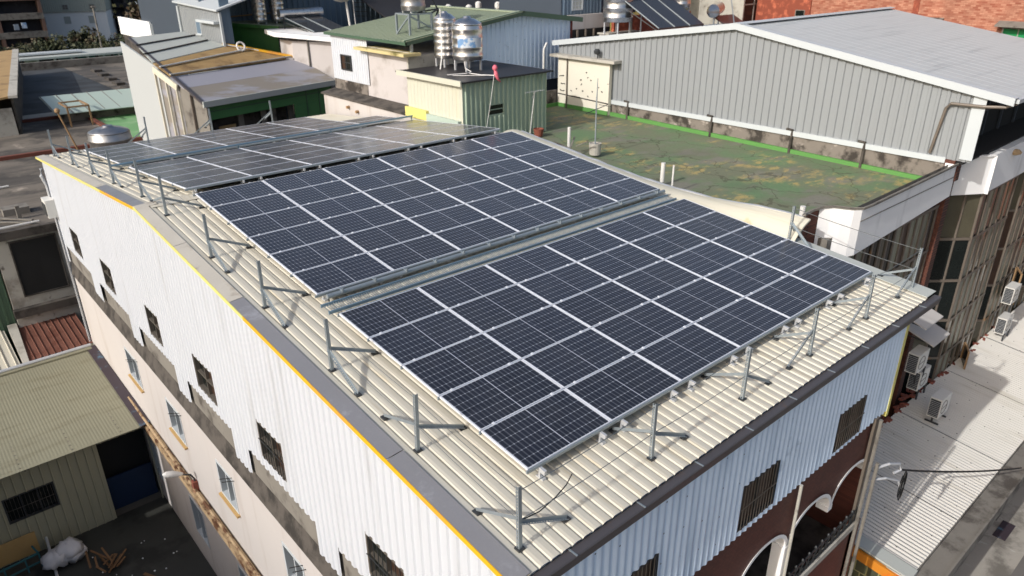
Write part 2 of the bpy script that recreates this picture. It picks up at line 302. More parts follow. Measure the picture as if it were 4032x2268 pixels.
# ------------------------------------------------------------------ geometry
LOC = {}
def lerp(a, b, t): return a+(b-a)*t
class MB:
    def __init__(s): s.v = []; s.f = []; s.mi = []; s.cur = 0
    def mark(s, i): s.cur = i; return s
    def face(s, pts):
        n = len(s.v); s.v += [tuple(p) for p in pts]; s.f.append(tuple(range(n, n+len(pts)))); s.mi.append(s.cur); return s
    def _idx(s, pts, faces):
        n = len(s.v); s.v += [tuple(p) for p in pts]
        for f in faces: s.f.append(tuple(n+i for i in f)); s.mi.append(s.cur)
        return s
    def obox(s, o, a, b, c):
        o, a, b, c = map(V3, (o, a, b, c))
        if a.cross(b).dot(c) < 0: a, b = b, a
        p = [o, o+a, o+a+b, o+b, o+c, o+a+c, o+a+b+c, o+b+c]
        return s._idx(p, [(3,2,1,0), (4,5,6,7), (0,1,5,4), (1,2,6,5), (2,3,7,6), (3,0,4,7)])
    def box(s, x0, y0, z0, x1, y1, z1): return s.obox((x0,y0,z0), (x1-x0,0,0), (0,y1-y0,0), (0,0,z1-z0))
    def bar(s, p, q, w, h=None, up=(0,0,1)):
        p, q = V3(p), V3(q); d = (q-p); h = h or w
        x = d.cross(V3(up))
        if x.length < 1e-5: x = d.cross(V3((1,0,0)))
        x.normalize(); y = x.cross(d).normalized()
        return s.obox(p-x*w/2-y*h/2, x*w, y*h, d)
    def ring(s, c, ax, r, n):
        ax = V3(ax).normalized(); x = ax.cross(V3((0,0,1)))
        if x.length < 1e-4: x = ax.cross(V3((1,0,0)))
        x.normalize(); y = ax.cross(x)
        return [V3(c)+x*math.cos(2*math.pi*i/n)*r+y*math.sin(2*math.pi*i/n)*r for i in range(n)]
    def tube(s, pts, r, n=8):
        pts = [V3(p) for p in pts]; b = len(s.v); m = len(pts)
        for i, p in enumerate(pts):
            d = pts[min(i+1, m-1)]-pts[max(i-1, 0)]
            rr = r[i] if isinstance(r, (list, tuple)) else r
            s.v += [tuple(q) for q in s.ring(p, d, rr, n)]
        for i in range(m-1):
            for j in range(n):
                k = (j+1) % n
                s.f.append((b+i*n+j, b+i*n+k, b+(i+1)*n+k, b+(i+1)*n+j)); s.mi.append(s.cur)
        s.f.append(tuple(b+j for j in reversed(range(n)))); s.mi.append(s.cur)
        s.f.append(tuple(b+(m-1)*n+j for j in range(n))); s.mi.append(s.cur)
        return s
    def lathe(s, c, prof, n=24):
        b = len(s.v); c = V3(c)
        for r, z in prof:
            for j in range(n):
                a = 2*math.pi*j/n; s.v.append((c.x+r*math.cos(a), c.y+r*math.sin(a), c.z+z))
        for i in range(len(prof)-1):
            for j in range(n):
                k = (j+1) % n
                s.f.append((b+i*n+j, b+i*n+k, b+(i+1)*n+k, b+(i+1)*n+j)); s.mi.append(s.cur)
        s.f.append(tuple(b+j for j in reversed(range(n)))); s.mi.append(s.cur)
        m = len(prof)-1; s.f.append(tuple(b+m*n+j for j in range(n))); s.mi.append(s.cur)
        return s
    def prism(s, poly, d):
        n = len(poly); d = V3(d); p = [V3(q) for q in poly]
        nor = V3((0,0,0))
        for i in range(n): nor += p[i].cross(p[(i+1) % n])
        if nor.dot(d) > 0: p.reverse()
        faces = [tuple(range(n)), tuple(range(2*n-1, n-1, -1))]+[(i, n+i, n+(i+1) % n, (i+1) % n) for i in range(n)]
        return s._idx(p+[q+d for q in p], [tuple(reversed(f)) if k > 1 else f for k, f in enumerate(faces)])
    def sheet(s, o, U, V, N, W, bot, top, pitch=None, depth=0, prof=((0, 0),), holes=()):
        """ribbed or flat sheet; u runs across the ribs, v along them; holes = (u0,u1,v0,v1)"""
        o, U, V, N = map(V3, (o, U, V, N)); pitch = pitch or W
        fb = bot if callable(bot) else (lambda u: bot); ft = top if callable(top) else (lambda u: top)
        pr = list(prof)+[(1, prof[0][1])]
        def h(u):
            t = (u/pitch) % 1.0
            for (a, ha), (b, hb) in zip(pr, pr[1:]):
                if a <= t <= b: return depth*(lerp(ha, hb, (t-a)/(b-a)) if b > a else hb)
            return 0
        us = {0.0, float(W)}
        if depth:
            for k in range(int(W/pitch)+1):
                for a, _ in prof:
                    if 0 < (k+a)*pitch < W: us.add(round((k+a)*pitch, 5))
        for u0, u1, _, _ in holes: us |= {max(0, u0), min(W, u1)}
        if callable(top) and getattr(top, 'kinks', None): us |= set(top.kinks)
        us = sorted(us); us = [us[0]]+[b for a, b in zip(us, us[1:]) if b-a > 1e-4]
        sign = U.cross(V).dot(N)
        for ua, ub in zip(us, us[1:]):
            m = (ua+ub)/2
            hs = sorted((v0, v1) for u0, u1, v0, v1 in holes if u0 <= m <= u1)
            segs = []; cur = None
            for v0, v1 in hs:
                segs.append((cur, v0)); cur = v1
            segs.append((cur, None))
            for a, b in segs:
                p = []
                for u, e in ((ua, a), (ub, a), (ub, b), (ua, b)):
                    pass
                va = [fb(ua) if a is None else a, fb(ub) if a is None else a]
                vb = [ft(ua) if b is None else b, ft(ub) if b is None else b]
                if vb[0]-va[0] < 1e-4 and vb[1]-va[1] < 1e-4: continue
                ha, hb = h(ua+1e-6 if ua == 0 else ua), h(ub)
                q = [o+U*ua+V*va[0]+N*ha, o+U*ub+V*va[1]+N*hb, o+U*ub+V*vb[1]+N*hb, o+U*ua+V*vb[0]+N*ha]
                s.face(q if sign > 0 else q[::-1])
        return s
    def build(s, name, ms, parent=None, base=None, smooth=False):
        if not isinstance(ms, (list, tuple)): ms = [ms]
        if base is None:
            if parent is not None: base = LOC[parent.name]
            else:
                xs, ys, zs = zip(*s.v); base = V3(((min(xs)+max(xs))/2, (min(ys)+max(ys))/2, min(zs)))
        base = V3(base)
        me = bpy.data.meshes.new(name)
        me.from_pydata([tuple(V3(p)-base) for p in s.v], [], s.f)
        for m in ms: me.materials.append(M[m])
        for p, i in zip(me.polygons, s.mi): p.material_index = i; p.use_smooth = smooth
        me.update()
        o = bpy.data.objects.new(name, me); COL.objects.link(o)
        if parent is None: o.location = base
        else: o.parent = parent
        LOC[o.name] = base
        return o

def tag(o, label=None, cat=None, group=None, kind=None):
    if label: o['label'] = label
    if cat: o['category'] = cat
    if group: o['group'] = group
    if kind: o['kind'] = kind
    return o
def thing(name, label, cat, loc, group=None):
    o = bpy.data.objects.new(name, None); COL.objects.link(o); o.location = loc
    o.empty_display_size = .2; LOC[o.name] = V3(loc)
    return tag(o, label, cat, group)
def dup(root, loc, rot=None, label=None, group=None):
    def cp(o, parent):
        c = o.copy(); COL.objects.link(c)
        if parent: c.parent = parent
        for ch in list(o.children): cp(ch, c)
        return c
    r = cp(root, None); r.location = loc
    if rot is not None: r.rotation_euler = rot
    if label: r['label'] = label
    if group: r['group'] = group
    LOC[r.name] = V3(loc)
    return r
def structure(name, mb, m): return tag(mb.build(name, m), kind='structure')

TRAP = ((0, 0), (.52, 0), (.62, 1), (.88, 1), (.97, 0))
PAN = ((0, 0), (.07, 0), (.17, .85), (.42, 1), (.9, .8))
WAVE = tuple((i/8, .5-.5*math.cos(2*math.pi*i/8)) for i in range(8))
SEAM = ((0, 0), (.8, 0), (.84, 1), (.93, 1), (.97, 0))
X, Y, Z = V3((1,0,0)), V3((0,1,0)), V3((0,0,1))
ORD = ['first', 'second', 'third', 'fourth', 'fifth', 'sixth', 'seventh', 'eighth', 'ninth', 'tenth', 'eleventh', 'twelfth']

def window(parent, o, U, V, N, w, h, fm='winframe', pm='glass', nx=2, ny=1, grille=0, gm='darksteel', label=None, name='window', inset=.06, sill=None, fw=.05):
    o, U, V, N = map(V3, (o, U, V, N))
    if inset < .025: o = o+N*.055; inset = .03            # surface-mounted
    m = MB()
    def bx(mm, u0, v0, u1, v1, n0, n1): mm.obox(o+U*u0+V*v0+N*n0, U*(u1-u0), V*(v1-v0), N*(n1-n0))
    bx(m, 0, 0, fw, h, -inset-.02, .015); bx(m, w-fw, 0, w, h, -inset-.02, .015)
    bx(m, fw, 0, w-fw, fw, -inset-.02, .015); bx(m, fw, h-fw, w-fw, h, -inset-.02, .015)
    for i in range(1, nx): bx(m, w*i/nx-fw*.35, fw, w*i/nx+fw*.35, h-fw, -inset-.015, -.012)
    for j in range(1, ny): bx(m, fw, h*j/ny-fw*.3, w-fw, h*j/ny+fw*.3, -inset-.013, -.016)
    fr = m.build(name, fm, parent)
    if label: fr['label'] = label
    pms = pm if isinstance(pm, (list, tuple)) else [pm]
    n = len(pms)
    for i, mm in enumerate(pms):
        q = MB(); u0, u1 = fw+(w-2*fw)*i/n, fw+(w-2*fw)*(i+1)/n
        q.obox(o+U*(u0+.001)+V*(fw+.001)-N*(inset+.004), U*(u1-u0-.002), V*(h-2*fw-.002), -N*.012); q.build('pane', mm, fr)
    if grille:
        g = MB()
        for i in range(1, grille): g.obox(o+U*(w*i/grille-.006)+V*.02+N*.02, U*.012, V*(h-.04), N*.012)
        g.obox(o+U*.02+V*h*.5+N*.033, U*(w-.04), V*.02, N*.01)
        g.build('grille', gm, fr)
    if sill:
        q = MB(); q.obox(o-U*.05-V*.06+N*.002, U*(w+.1), V*.058, N*.09); q.build('sill', sill, fr)
    return fr
# ------------------------------------------------------------------ main building
T1, T2, YR, ZR = .09733, .0893, 13.0, .985
def zr(y): return ZR+(y-YR)*T1 if y <= YR else ZR-(y-YR)*T2
GZ = -12.0
EY0, EY1 = -1.17, 26.15                        # eaves
main = thing('panel_building', 'tall white corrugated building with cream ribbed roof under the solar panels', 'building', (4.6, 12.5, GZ))
n1 = V3((0, -T1, 1)).normalized(); d1 = V3((0, 1, T1))
n2 = V3((0, T2, 1)).normalized(); d2 = V3((0, 1, -T2))
m = MB(); m.sheet((-1.07, EY0, zr(EY0)), X, d1, n1, 12.05, 0, YR-EY0, .195, .032, PAN)
m.build('roof_slope', 'cream', main)
m = MB(); m.sheet((-1.07, YR, ZR), X, d2, n2, 12.05, 0, EY1-YR, .195, .032, PAN)
m.build('roof_slope', 'cream', main)
m = MB(); m.prism([(-.98, YR-.28, zr(YR-.28)+.045), (-.98, YR, ZR+.06), (-.98, YR+.28, zr(YR+.28)+.045), (-.98, YR, ZR+.045)], (11.9, 0, 0))
m.build('ridge_cap', 'cream', main)
# left verge: cap flashing in lengths, with painted edge
caps = [(EY0, 1.62, 'capdark'), (1.64, 7.25, 'capdark'), (7.27, 10.3, 'caplight'), (10.32, YR-.15, 'caplight'), (YR+.15, 16.9, 'capdark'), (16.92, EY1+.02, 'caplight')]
for a, b, mm in caps:
    m = MB(); m.prism([(-1.31, a, zr(a)+.02), (-1.02, a, zr(a)+.045), (-1.02, b, zr(b)+.045), (-1.31, b, zr(b)+.02)], (0, 0, .012))
    m.build('verge_flashing', mm, main)
m = MB(); m.prism([(-1.315, YR-.15, zr(YR-.15)+.024), (-.8, YR-.15, zr(YR-.15)+.06), (-.8, YR, ZR+.075), (-1.315, YR, ZR+.04)], (0, 0, .012))
m.prism([(-1.315, YR, ZR+.04), (-.8, YR, ZR+.075), (-.8, YR+.15, zr(YR+.15)+.06), (-1.315, YR+.15, zr(YR+.15)+.024)], (0, 0, .012))
m.build('ridge_end_cap', 'caplight', main)
edges = [(EY0, 4.2, 'yellow'), (4.2, 6.6, 'yellow'), (6.6, 12.9, 'paleyellow'), (12.9, 13.1, 'paleyellow'), (13.1, 16.4, 'yellow'), (16.4, EY1, 'paleyellow')]
for a, b, mm in edges:
    m = MB()
    ys = [a, b] if not a < YR < b else [a, YR, b]
    for p, q in zip(ys, ys[1:]):
        m.prism([(-1.325, p, zr(p)-.05), (-1.325, p, zr(p)+.034), (-1.325, q, zr(q)+.034), (-1.325, q, zr(q)-.05)], (.014, 0, 0))
    m.build('edge_trim', mm, main)
# gable wall
WX = -1.15; Y0, Y1 = -1.1, 26.0
def gt(u):
    return zr(Y0+u)-.03
gt.kinks = [YR-Y0]
wins = [(22.72, 23.95), (18.5, 19.85), (13.92, 15.1), (9.88, 11.2), (6.12, 7.38), (1.64, 2.88)]
strips = [(22.0, 25.9), (17.43, 20.85), (13.25, 16.5), (9.25, 12.3), (5.0, 8.3), (.85, 4.1)]
holes = [(a-Y0, b-Y0, -3.37, -2.41) for a, b in wins]+[(a-Y0, b-Y0, -9, -3.66) for a, b in strips]
m = MB(); m.sheet((WX, Y0, 0), Y, Z, -X, Y1-Y0, -4.42, gt, .235, .03, ((0, 0), (.2, 0), (.32, 1), (.72, 1), (.86, 0)), holes)
m.build('gable_wall', 'white', main)
pan = [['glasswarm', 'glass'], ['glass', 'glass'], ['glasswarm', 'glasswarm', 'glass']]
for i, (a, b) in enumerate(wins):
    window(main, (WX, b, -3.37), -Y, Z, -X, b-a, .96, 'winframe', ['glass', 'glasswarm'] if i > 2 else ['glass', 'glasswarm', 'glass'], 2, 2, 9 if i > 3 else 0, inset=.09)
m = MB(); m.sheet((WX+.07, Y0, 0), Y, Z, -X, Y1-Y0, -4.6, -3.4)
m.build('concrete_band', 'concmid', main)
m = MB(); m.prism([(WX+.069, Y0-.02, -4.46), (WX-.05, Y0-.02, -4.94), (WX-.05, Y0-.02, -4.99), (WX+.069, Y0-.02, -4.99)], (0, Y1-Y0+.04, 0))
m.build('ledge', 'concdark', main)
pw = [(18.15, 19.6), (13.95, 15.28), (10.02, 11.2), (6.05, 7.15), (2.0, 3.15)]
lw = [(18.55, 19.5), (14.0, 15.2), (10.0, 11.2), (6.0, 7.2)]
m = MB(); m.sheet((WX, Y0, 0), Y, Z, -X, Y1-Y0, GZ, -4.98, holes=[(a-Y0, b-Y0, -6.8, -5.66) for a, b in pw]+[(a-Y0, b-Y0, -10.9, -9.4) for a, b in lw])
m.build('plaster_wall', 'plaster', main)
for a, b in pw:
    w = window(main, (WX, b, -6.8), -Y, Z, -X, b-a, 1.14, 'trimwhite', ['glass'], 2, 1, 0, inset=.17, sill='woodpale', fw=.07)
    for k in range(2):
        q = MB(); q.bar((WX, a-.12+.16*k, -5.62), (WX-.3, a-.12+.16*k, -5.5), .016); q.build('awning_bracket', 'darksteel', w)
for a, b in lw: window(main, (WX, b, -10.9), -Y, Z, -X, b-a, 1.5, 'trimwhite', ['glass'], 2, 1, 0, inset=.14)
m = MB(); m.box(WX-.2, Y0, -8.52, WX, 21.2, -8.28); m.build('rusty_ledge', 'rustledge', main)
m = MB(); m.tube([(WX-.12, 20.5, -8.16), (WX-.12, 4, -8.18)], .045); m.build('ledge_pipe', 'rustledge', main)
FY = -1.1
# solid body behind the claddings (right and rear faces show)
m = MB(); m.box(-.95, .75, GZ, 10.24, 25.9, -3.0); m.box(-.95, -.75, -2.999, 10.24, 25.9, -.75); m.box(10.1, FY+.05, GZ, 10.24, .75, -3.0)
m.prism([(-.95, -.75, -.749), (-.95, 25.9, -.75), (-.95, 25.9, zr(25.9)-.05), (-.95, YR, ZR-.05), (-.95, -.75, zr(-.75)-.05)], (11.19, 0, 0))
m.build('body', 'plaster', main)
# front wall
FY = -1.1
fw_ = [(4.1, 5.32, -2.93, -1.9), (7.66, 8.9, -2.97, -2.0), (.55, 1.75, -2.9, -1.86)]
m = MB(); m.sheet((WX, FY, 0), X, Z, -Y, 10.25-WX, -3.06, -.42, .177, .03, WAVE, [(a-WX, b-WX, c, d) for a, b, c, d in fw_])
m.build('front_wall', 'blue', main)
for a, b, c, d in fw_: window(main, (a, FY, c), X, Z, -Y, b-a, d-c, 'darksteel', ['glasswarm', 'glasswarm'], 2, 1, 12, inset=.05, gm='winframe')
m = MB(); m.box(10.25, FY-.04, -3.2, 10.36, -.76, -.45); m.build('corner_trim', 'paleyellow', main)
m = MB(); m.box(WX-.012, FY-.035, -4.4, WX+.1, FY-.005, -.46); m.build('corner_trim', 'paleyellow', main)
# brown tiled arcade
cx = [9.17, 7.31, 5.45, 3.59, 1.73, -.13]; aw, ah, zs = .87, .6, -4.7
pts_top = -2.9
m = MB()
xl, xr = WX, 10.2
bounds = [xr]+[(cx[i]+cx[i+1])/2 for i in range(5)]+[xl]
for i, c in enumerate(cx):
    r, l = bounds[i], bounds[i+1]
    N = 16
    prev = None
    xs = [c+aw*math.cos(math.pi*k/N) for k in range(N+1)]
    zz = [zs+ah*math.sin(math.pi*k/N) for k in range(N+1)]
    y = FY+.04
    m.face([(r, y, pts_top), (l, y, pts_top), (l, y, zs), (xs[-1], y, zs)]+[(xs[k], y, zz[k]) for k in range(N-1, N//2-1, -1)]+[(c, y, pts_top-.001)])
    m.face([(r, y, pts_top), (c, y, pts_top-.002)]+[(xs[k], y, zz[k]) for k in range(N//2, -1, -1)]+[(r, y, zs)])
m.build('arcade_wall', 'brown', main)
for c in cx[:5]:
    m = MB(); N = 20
    for k in range(N):
        a0, a1 = math.pi*k/N, math.pi*(k+1)/N
        P = lambda a, rr, yy: (c+(aw-.0+rr)*math.cos(a), yy, zs+(ah+rr)*math.sin(a))
        m.face([P(a0, .075, FY), P(a1, .075, FY), P(a1, -.01, FY), P(a0, -.01, FY)])
        m.face([P(a0, -.01, FY), P(a1, -.01, FY), P(a1, -.01, FY+.3), P(a0, -.01, FY+.3)])
    m.build('arch_trim', 'fascia', main)
for x in (6.38, 2.66):
    m = MB(); m.box(x-.1, FY-.01, -7.2, x+.12, FY+.28, zs); m.build('arch_pillar', 'fascia', main)
m = MB()
m.box(8.24-.1, FY, zs-.14, 8.24+.1, FY+.28, zs); m.build('arch_pendant', 'fascia', main)
m = MB(); m.box(4.52-.1, FY, zs-.14, 4.52+.1, FY+.28, zs); m.build('arch_pendant', 'fascia', main)
m = MB(); m.box(WX, .7, -6.85, 10.09, .74, -3.0); m.build('recess_wall', 'brown', main)
m = MB(); m.box(WX, FY+.05, -6.95, 10.09, .74, -6.85); m.build('balcony_floor', 'concdark', main)
m = MB(); m.box(10.06, FY+.06, -6.84, 10.095, .69, -3.07); m.build('recess_side', 'brown', main)
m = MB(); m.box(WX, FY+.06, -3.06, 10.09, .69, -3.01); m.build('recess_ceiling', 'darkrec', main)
m = MB(); m.box(6.9, .66, -6.84, 7.8, .7, -4.6); m.build('balcony_door', 'glass', main)
m = MB(); m.box(WX, FY-.12, -6.18, 9.95, FY-.0, -6.02); m.build('balcony_coping', 'conclight', main)
m = MB(); m.box(WX, FY-.06, GZ, 10.2, FY+.04, -6.19); m.build('parapet_wall', 'brown', main)
bal = MB()
for k in range(26):
    x = 9.8-k*.29
    bal.tube([(x, FY-.06, -6.02), (x, FY-.06, -5.62)], .018, 6)
    a = [(x-.145+.1*math.cos(t)*s_, FY-.06, -5.83+.13*math.sin(t)) for t in [j*math.pi/5 for j in range(11)] for s_ in (1,)]
    bal.tube(a, .014, 5)
    bal.lathe((x, FY-.06, -5.62), [(.012, 0), (.034, .03), (.03, .06), (.008, .09)], 8)
bal.bar((10.0, FY-.06, -5.64), (2.4, FY-.06, -5.64), .03); bal.bar((10.0, FY-.06, -5.98), (2.4, FY-.06, -5.98), .03)
bal.build('balustrade', 'darksteel', main)
# front gutter, hangers, downpipes
m = MB(); m.prism([(WX-.08, FY-.05, -.60), (WX-.08, FY-.05, -.43), (WX-.08, FY-.075, -.41), (WX-.08, FY-.2, -.41), (WX-.08, FY-.215, -.43), (WX-.08, FY-.2, -.58)], (12.62, 0, 0))
g = m.build('gutter', 'gutter', main)
for k in range(9):
    q = MB(); q.box(-.35+1.36*k, FY-.222, -.412, -.325+1.36*k, FY-.05, -.402); q.build('gutter_hanger', 'galv', g)
q = MB(); q.tube([(6.36, FY-.06, -3.05), (6.38, FY-.06, -7.5)], .034, 10); q.build('downpipe', 'conclight', main)
for x, y in ((9.72, -1.24), (9.98, -1.3)):
    q = MB(); q.tube([(x, y, -3.0 if x < 9.9 else -4.3), (x, y, -8.6), (x+.1, y-.1, -8.9), (x+.55, y-.14, -9.0)], .042, 10); q.build('downpipe', 'concmid', main)
q = MB(); q.box(9.66, FY-.06, -8.6, 9.82, FY+.0, -3.0); q.build('corner_pilaster', 'frame', main)
q = MB(); q.tube([(WX-.1, 26.12, -.62), (WX-.16, 26.12, -.9), (WX-.06, 26.12, -1.3), (WX-.06, 26.1, -11)], .06, 8); q.build('downpipe', 'whitesteel', main)
# right verge
m = MB(); m.prism([(10.92, EY0, zr(EY0)+.05), (11.42, EY0, zr(EY0)+.05), (11.42, 2.3, zr(2.3)+.05), (10.92, 2.3, zr(2.3)+.05)], (0, 0, .015))
m.build('verge_flashing', 'palesheet', main)
m = MB(); m.box(11.0, EY0+.1, -.9, 11.3, -.1, -.55); m.build('eave_box', 'trimwhite', main)

# ------------------------------------------------------------------ solar panels
PU, PV, PW, PH, PT = 1.775, 1.061, 1.755, 1.038, .035
proto = thing('solar_module', 'x', 'solar panel', (0, 0, 0), 'solar panels on the cream roof')
m = MB(); a, b = .024, .013
m.box(0, 0, -PT, PW, b, 0); m.box(0, PH-b, -PT, PW, PH, 0); m.box(0, b, -PT, a, PH-b, 0); m.box(PW-a, b, -PT, PW, PH-b, 0)
m.build('frame', 'alu', proto)
m = MB(); m.box(a+.0005, b+.0005, -.012, PW-a-.0005, PH-b-.0005, -.003)
m.build('cell_sheet', 'cells', proto)
A1 = math.atan(T1); A2 = -math.atan(T2)
used = [False]
PG = 'solar panels on the cream roof'
jr = random.Random(5)
def place_panel(x, yv, far, label):
    ca, sa = (math.cos(A1), math.sin(A1)) if not far else (math.cos(A2), math.sin(A2))
    loc = (x, yv*ca, yv*sa) if not far else (x, 13.1+yv*ca, 1.22+yv*sa)
    rot = ((A1 if not far else A2)+jr.uniform(-.0012, .0012), jr.uniform(-.0012, .0012), 0)
    if not used[0]:
        used[0] = True; o = proto; o.location = loc; o.rotation_euler = rot; o['label'] = label
    else: o = dup(proto, loc, rot, label, PG)
NG = 5*PV+.88
for r in range(5):
    for c in range(6): place_panel(c*PU+.01, r*PV+.012, False, f'dark solar panel {ORD[c]} from left in {ORD[r]} row up from the front eave')
for r in range(6):
    for c in range(6): place_panel(c*PU+.03, NG+r*PV+.012, False, f'solar panel between walkway and ridge, {ORD[c]} from left in {ORD[r]} row above the walkway')
for r in range(5):
    for c in range(6): place_panel(c*PU+.01, r*PV+.012, True, f'grey glinting panel just behind the ridge, {ORD[c]} from left in {ORD[r]} row from ridge')
for r in range(5):
    for c in range(6):
        if c == 5 and r > 1: continue
        place_panel(c*PU+.01, 5*PV+.72+r*PV+.012, True, f'far grey panel beyond the blue pipe, {ORD[c]} from left in {ORD[r]} row past it')

def rack(label, far, v0, rows, cols=6, front=False, topstub=False):
    ca, sa = (math.cos(A1), math.sin(A1)) if not far else (math.cos(A2), math.sin(A2))
    P = lambda x, v, h: V3((x, v*ca-sa*h, v*sa+ca*h)) if not far else V3((x, 13.1+v*ca-sa*h, 1.22+v*sa+ca*h))
    t = thing('mounting_rack', label, 'mounting rack', tuple(P(5.3, v0, -.26)))
    v1 = v0+rows*PV
    off = .03 if (not far and v0 > 3) else .01
    for r in range(rows+1):
        v = v0+r*PV
        h = -.012
        q = MB(); q.bar(P(-.02, v, h-.035), P(cols*PU+.04, v, h-.035), .03, .05, up=(0, -sa, ca)); rl = q.build('cross_rail', 'galv', t)
        if 0 < r < rows and not far:
            for c in range(cols):
                for k in (.26, 1.5):
                    x = c*PU+off+k
                    z = MB(); z.obox(P(x-.022, v-.014, -.006), P(x+.022, v-.014, -.006)-P(x-.022, v-.014, -.006), P(x-.022, v+.034, -.006)-P(x-.022, v-.014, -.006), P(0, 0, .014)-P(0, 0, 0)); z.build('clamp', 'alu', rl)
    xs = []
    for c in range(cols): xs += [c*PU+.24, c*PU+1.52]
    for x in xs:
        e = .13 if front else .05
        q = MB(); q.bar(P(x, v0-e, -.105), P(x, v1+(.2 if topstub else .04), -.105), .045, .075, up=(0, -sa, ca)); q.build('purlin', 'whitesteel', t)
        for v in ([v0-.02, v0+1.6] if front else [v0+.15])+[v1-.3]:
            b = P(x, v, -.14); z = zr(b.y)
            q = MB(); q.box(b.x-.025, b.y-.02, z, b.x+.025, b.y+.02, b.z); q.box(b.x-.035, b.y-.09, z+.002, b.x+.035, b.y+.06, z+.05); q.build('leg', 'whitesteel', t)
    return t
rack('galvanised rack carrying the front block of panels above the eave', False, 0, 5, front=True)
rack('galvanised rack carrying the panels between walkway and ridge', False, NG, 6, topstub=True)
rack('galvanised rack carrying the grey panels just behind the ridge', True, 0, 5)
rack('galvanised rack carrying the farthest panels beyond the blue pipe', True, 5*PV+.72, 5, cols=5)

# walkway between the two blocks
P1 = lambda x, v, h: V3((x, v*math.cos(A1)-math.sin(A1)*h, v*math.sin(A1)+math.cos(A1)*h))
vw = 5*PV
cond = thing('cable_conduit', 'silver conduit pipe along the lower edge of the upper panels', 'conduit', tuple(P1(5.3, vw+.76, -.1)))
m = MB(); m.tube([P1(.18, vw+.77, -.06), P1(10.75, vw+.77, -.06)], .05, 12); m.build('pipe', 'galv', cond)
for k in range(14):
    x = .5+k*.76
    m = MB(); m.bar(P1(x, vw+.72, -.03), P1(x, vw+.72, .05), .03); m.bar(P1(x, vw+.69, -.004), P1(x, vw+.86, -.004), .03, .015); m.build('pipe_clip', 'galv', cond)
wk = thing('walkway_tray', 'perforated galvanised tray walkway between the two blocks of panels', 'walkway', tuple(P1(5.3, vw+.45, -.2)))
m = MB()
for v in (vw+.29, vw+.60): m.bar(P1(-.05, v, -.12), P1(10.7, v, -.12), .03, .06, up=(0, -math.sin(A1), math.cos(A1)))
m.build('side_rail', 'bluepipe', wk)
m = MB()
for k in range(205): m.bar(P1(0+k*.052, vw+.305, -.12), P1(0+k*.052, vw+.585, -.12), .013, .01)
m.build('grating', 'galv', wk)
m = MB(); m.bar(P1(.25, vw+.17, -.13), P1(10.6, vw+.17, -.13), .022, .03); m.build('tray_rail', 'bluepipe', wk)
cr = random.Random(8)
for k in range(13):
    x = .3+k*.83; pts = []
    L = cr.uniform(.35, .6)
    for j in range(15):
        t = j/14; pts.append(P1(x+L*t+.03*math.sin(9*t), vw+.1+.05*math.sin(t*math.pi*3+k), -.2+.07*abs(math.sin(t*math.pi*2))))
    pts.append(P1(x+L+.05, vw-.06, -.06))
    m = MB(); m.tube(pts, .011, 6)
    tag(m.build('panel_cable', 'blackcable'), 'black loop of panel cable lying on the cream roof below the tray walkway', 'cable', 'black cables by the walkway')

# ------------------------------------------------------------------ guard posts (slotted angle)
def slotted(mb, p, q, w, side, up):
    """L angle: one solid flange, one slotted flange"""
    p, q = V3(p), V3(q); d = (q-p); L = d.length; d.normalize()
    side = V3(side); side = (side-d*side.dot(d)).normalized(); u2 = d.cross(side).normalized()
    if u2.dot(V3(up)) < 0: u2 = -u2
    t = .004
    mb.obox(p, d*L, side*w, u2*t)
    mb.obox(p+u2*t, d*L, u2*(w*.3), side*t); mb.obox(p+u2*(w*.72), d*L, u2*(w*.28), side*t)
    n = max(2, int(L/.05))
    for i in range(n): mb.obox(p+d*(L*i/n)+u2*(w*.3), d*.024, u2*(w*.42), side*t)
def guard_post(braces, name='guard_post'):
    t = thing(name, 'x', 'guard post', (0, 0, 0), 'galvanised guard posts around the roof')
    m = MB(); slotted(m, (-.025, -.025, 0), (-.025, -.025, 1.0), .055, X, Y); m.build('upright', 'galv', t)
    m = MB(); m.box(-.05, -.05, -.005, .06, .05, .02); m.build('base_plate', 'darksteel', t)
    for bx, by, tz, h in braces:
        m = MB(); slotted(m, (0, 0, h), (bx, by, tz+.03), .05, (0, 0, 1), (by, -bx, 0) if True else 0); b = m.build('brace', 'galv', t)
        m = MB(); L = math.hypot(bx, by); ux, uy = bx/L, by/L
        m.obox((bx-ux*.07-uy*.04, by-uy*.07+ux*.04, tz-.004), (ux*.12, uy*.12, 0), (uy*.08, -ux*.08, 0), (0, 0, .03)); m.build('foot', 'darksteel', b)
    return t
GP = 'galvanised guard posts around the roof'
TL = lambda s: s*.85*T1
post_kinds = {
 'corner': guard_post([(.83, -.02, 0, .42), (-.04, .83, .83*T1, .46)]),
 'front': guard_post([(.8, -.02, 0, .45), (0, .78, .78*T1, .47)]),
 'frontback': guard_post([(-.74, 0, 0, .52), (-.03, .72, .72*T1, .46)]),
 'leftup': guard_post([(.86, 0, 0, .42), (0, .92, .92*T1, .44)]),
 'leftdown': guard_post([(.86, 0, 0, .42), (0, -.86, -.86*T1, .4)]),
 'farleft': guard_post([(.86, 0, 0, .42), (0, -.86, .86*T2, .42)]),
 'right': guard_post([(-.1, -.75, -.07, .55), (.45, .1, .01, .5)]),
}
gused = set()
def put_post(kind, x, y, label, h=1.0, rz=0):
    loc = (x, y, zr(y)+.034); k = post_kinds[kind]
    if kind not in gused:
        gused.add(kind); k.location = loc; k['label'] = label; o = k
    else: o = dup(k, loc, None, label, GP)
    o.rotation_euler = (jr.uniform(-.02, .02), jr.uniform(-.02, .02), rz)
    return o
put_post('corner', -.87, -.8, 'galvanised guard post standing at the near left corner of the cream roof')
fx = [1.84, 4.28, 6.55, 8.86, 11.12]
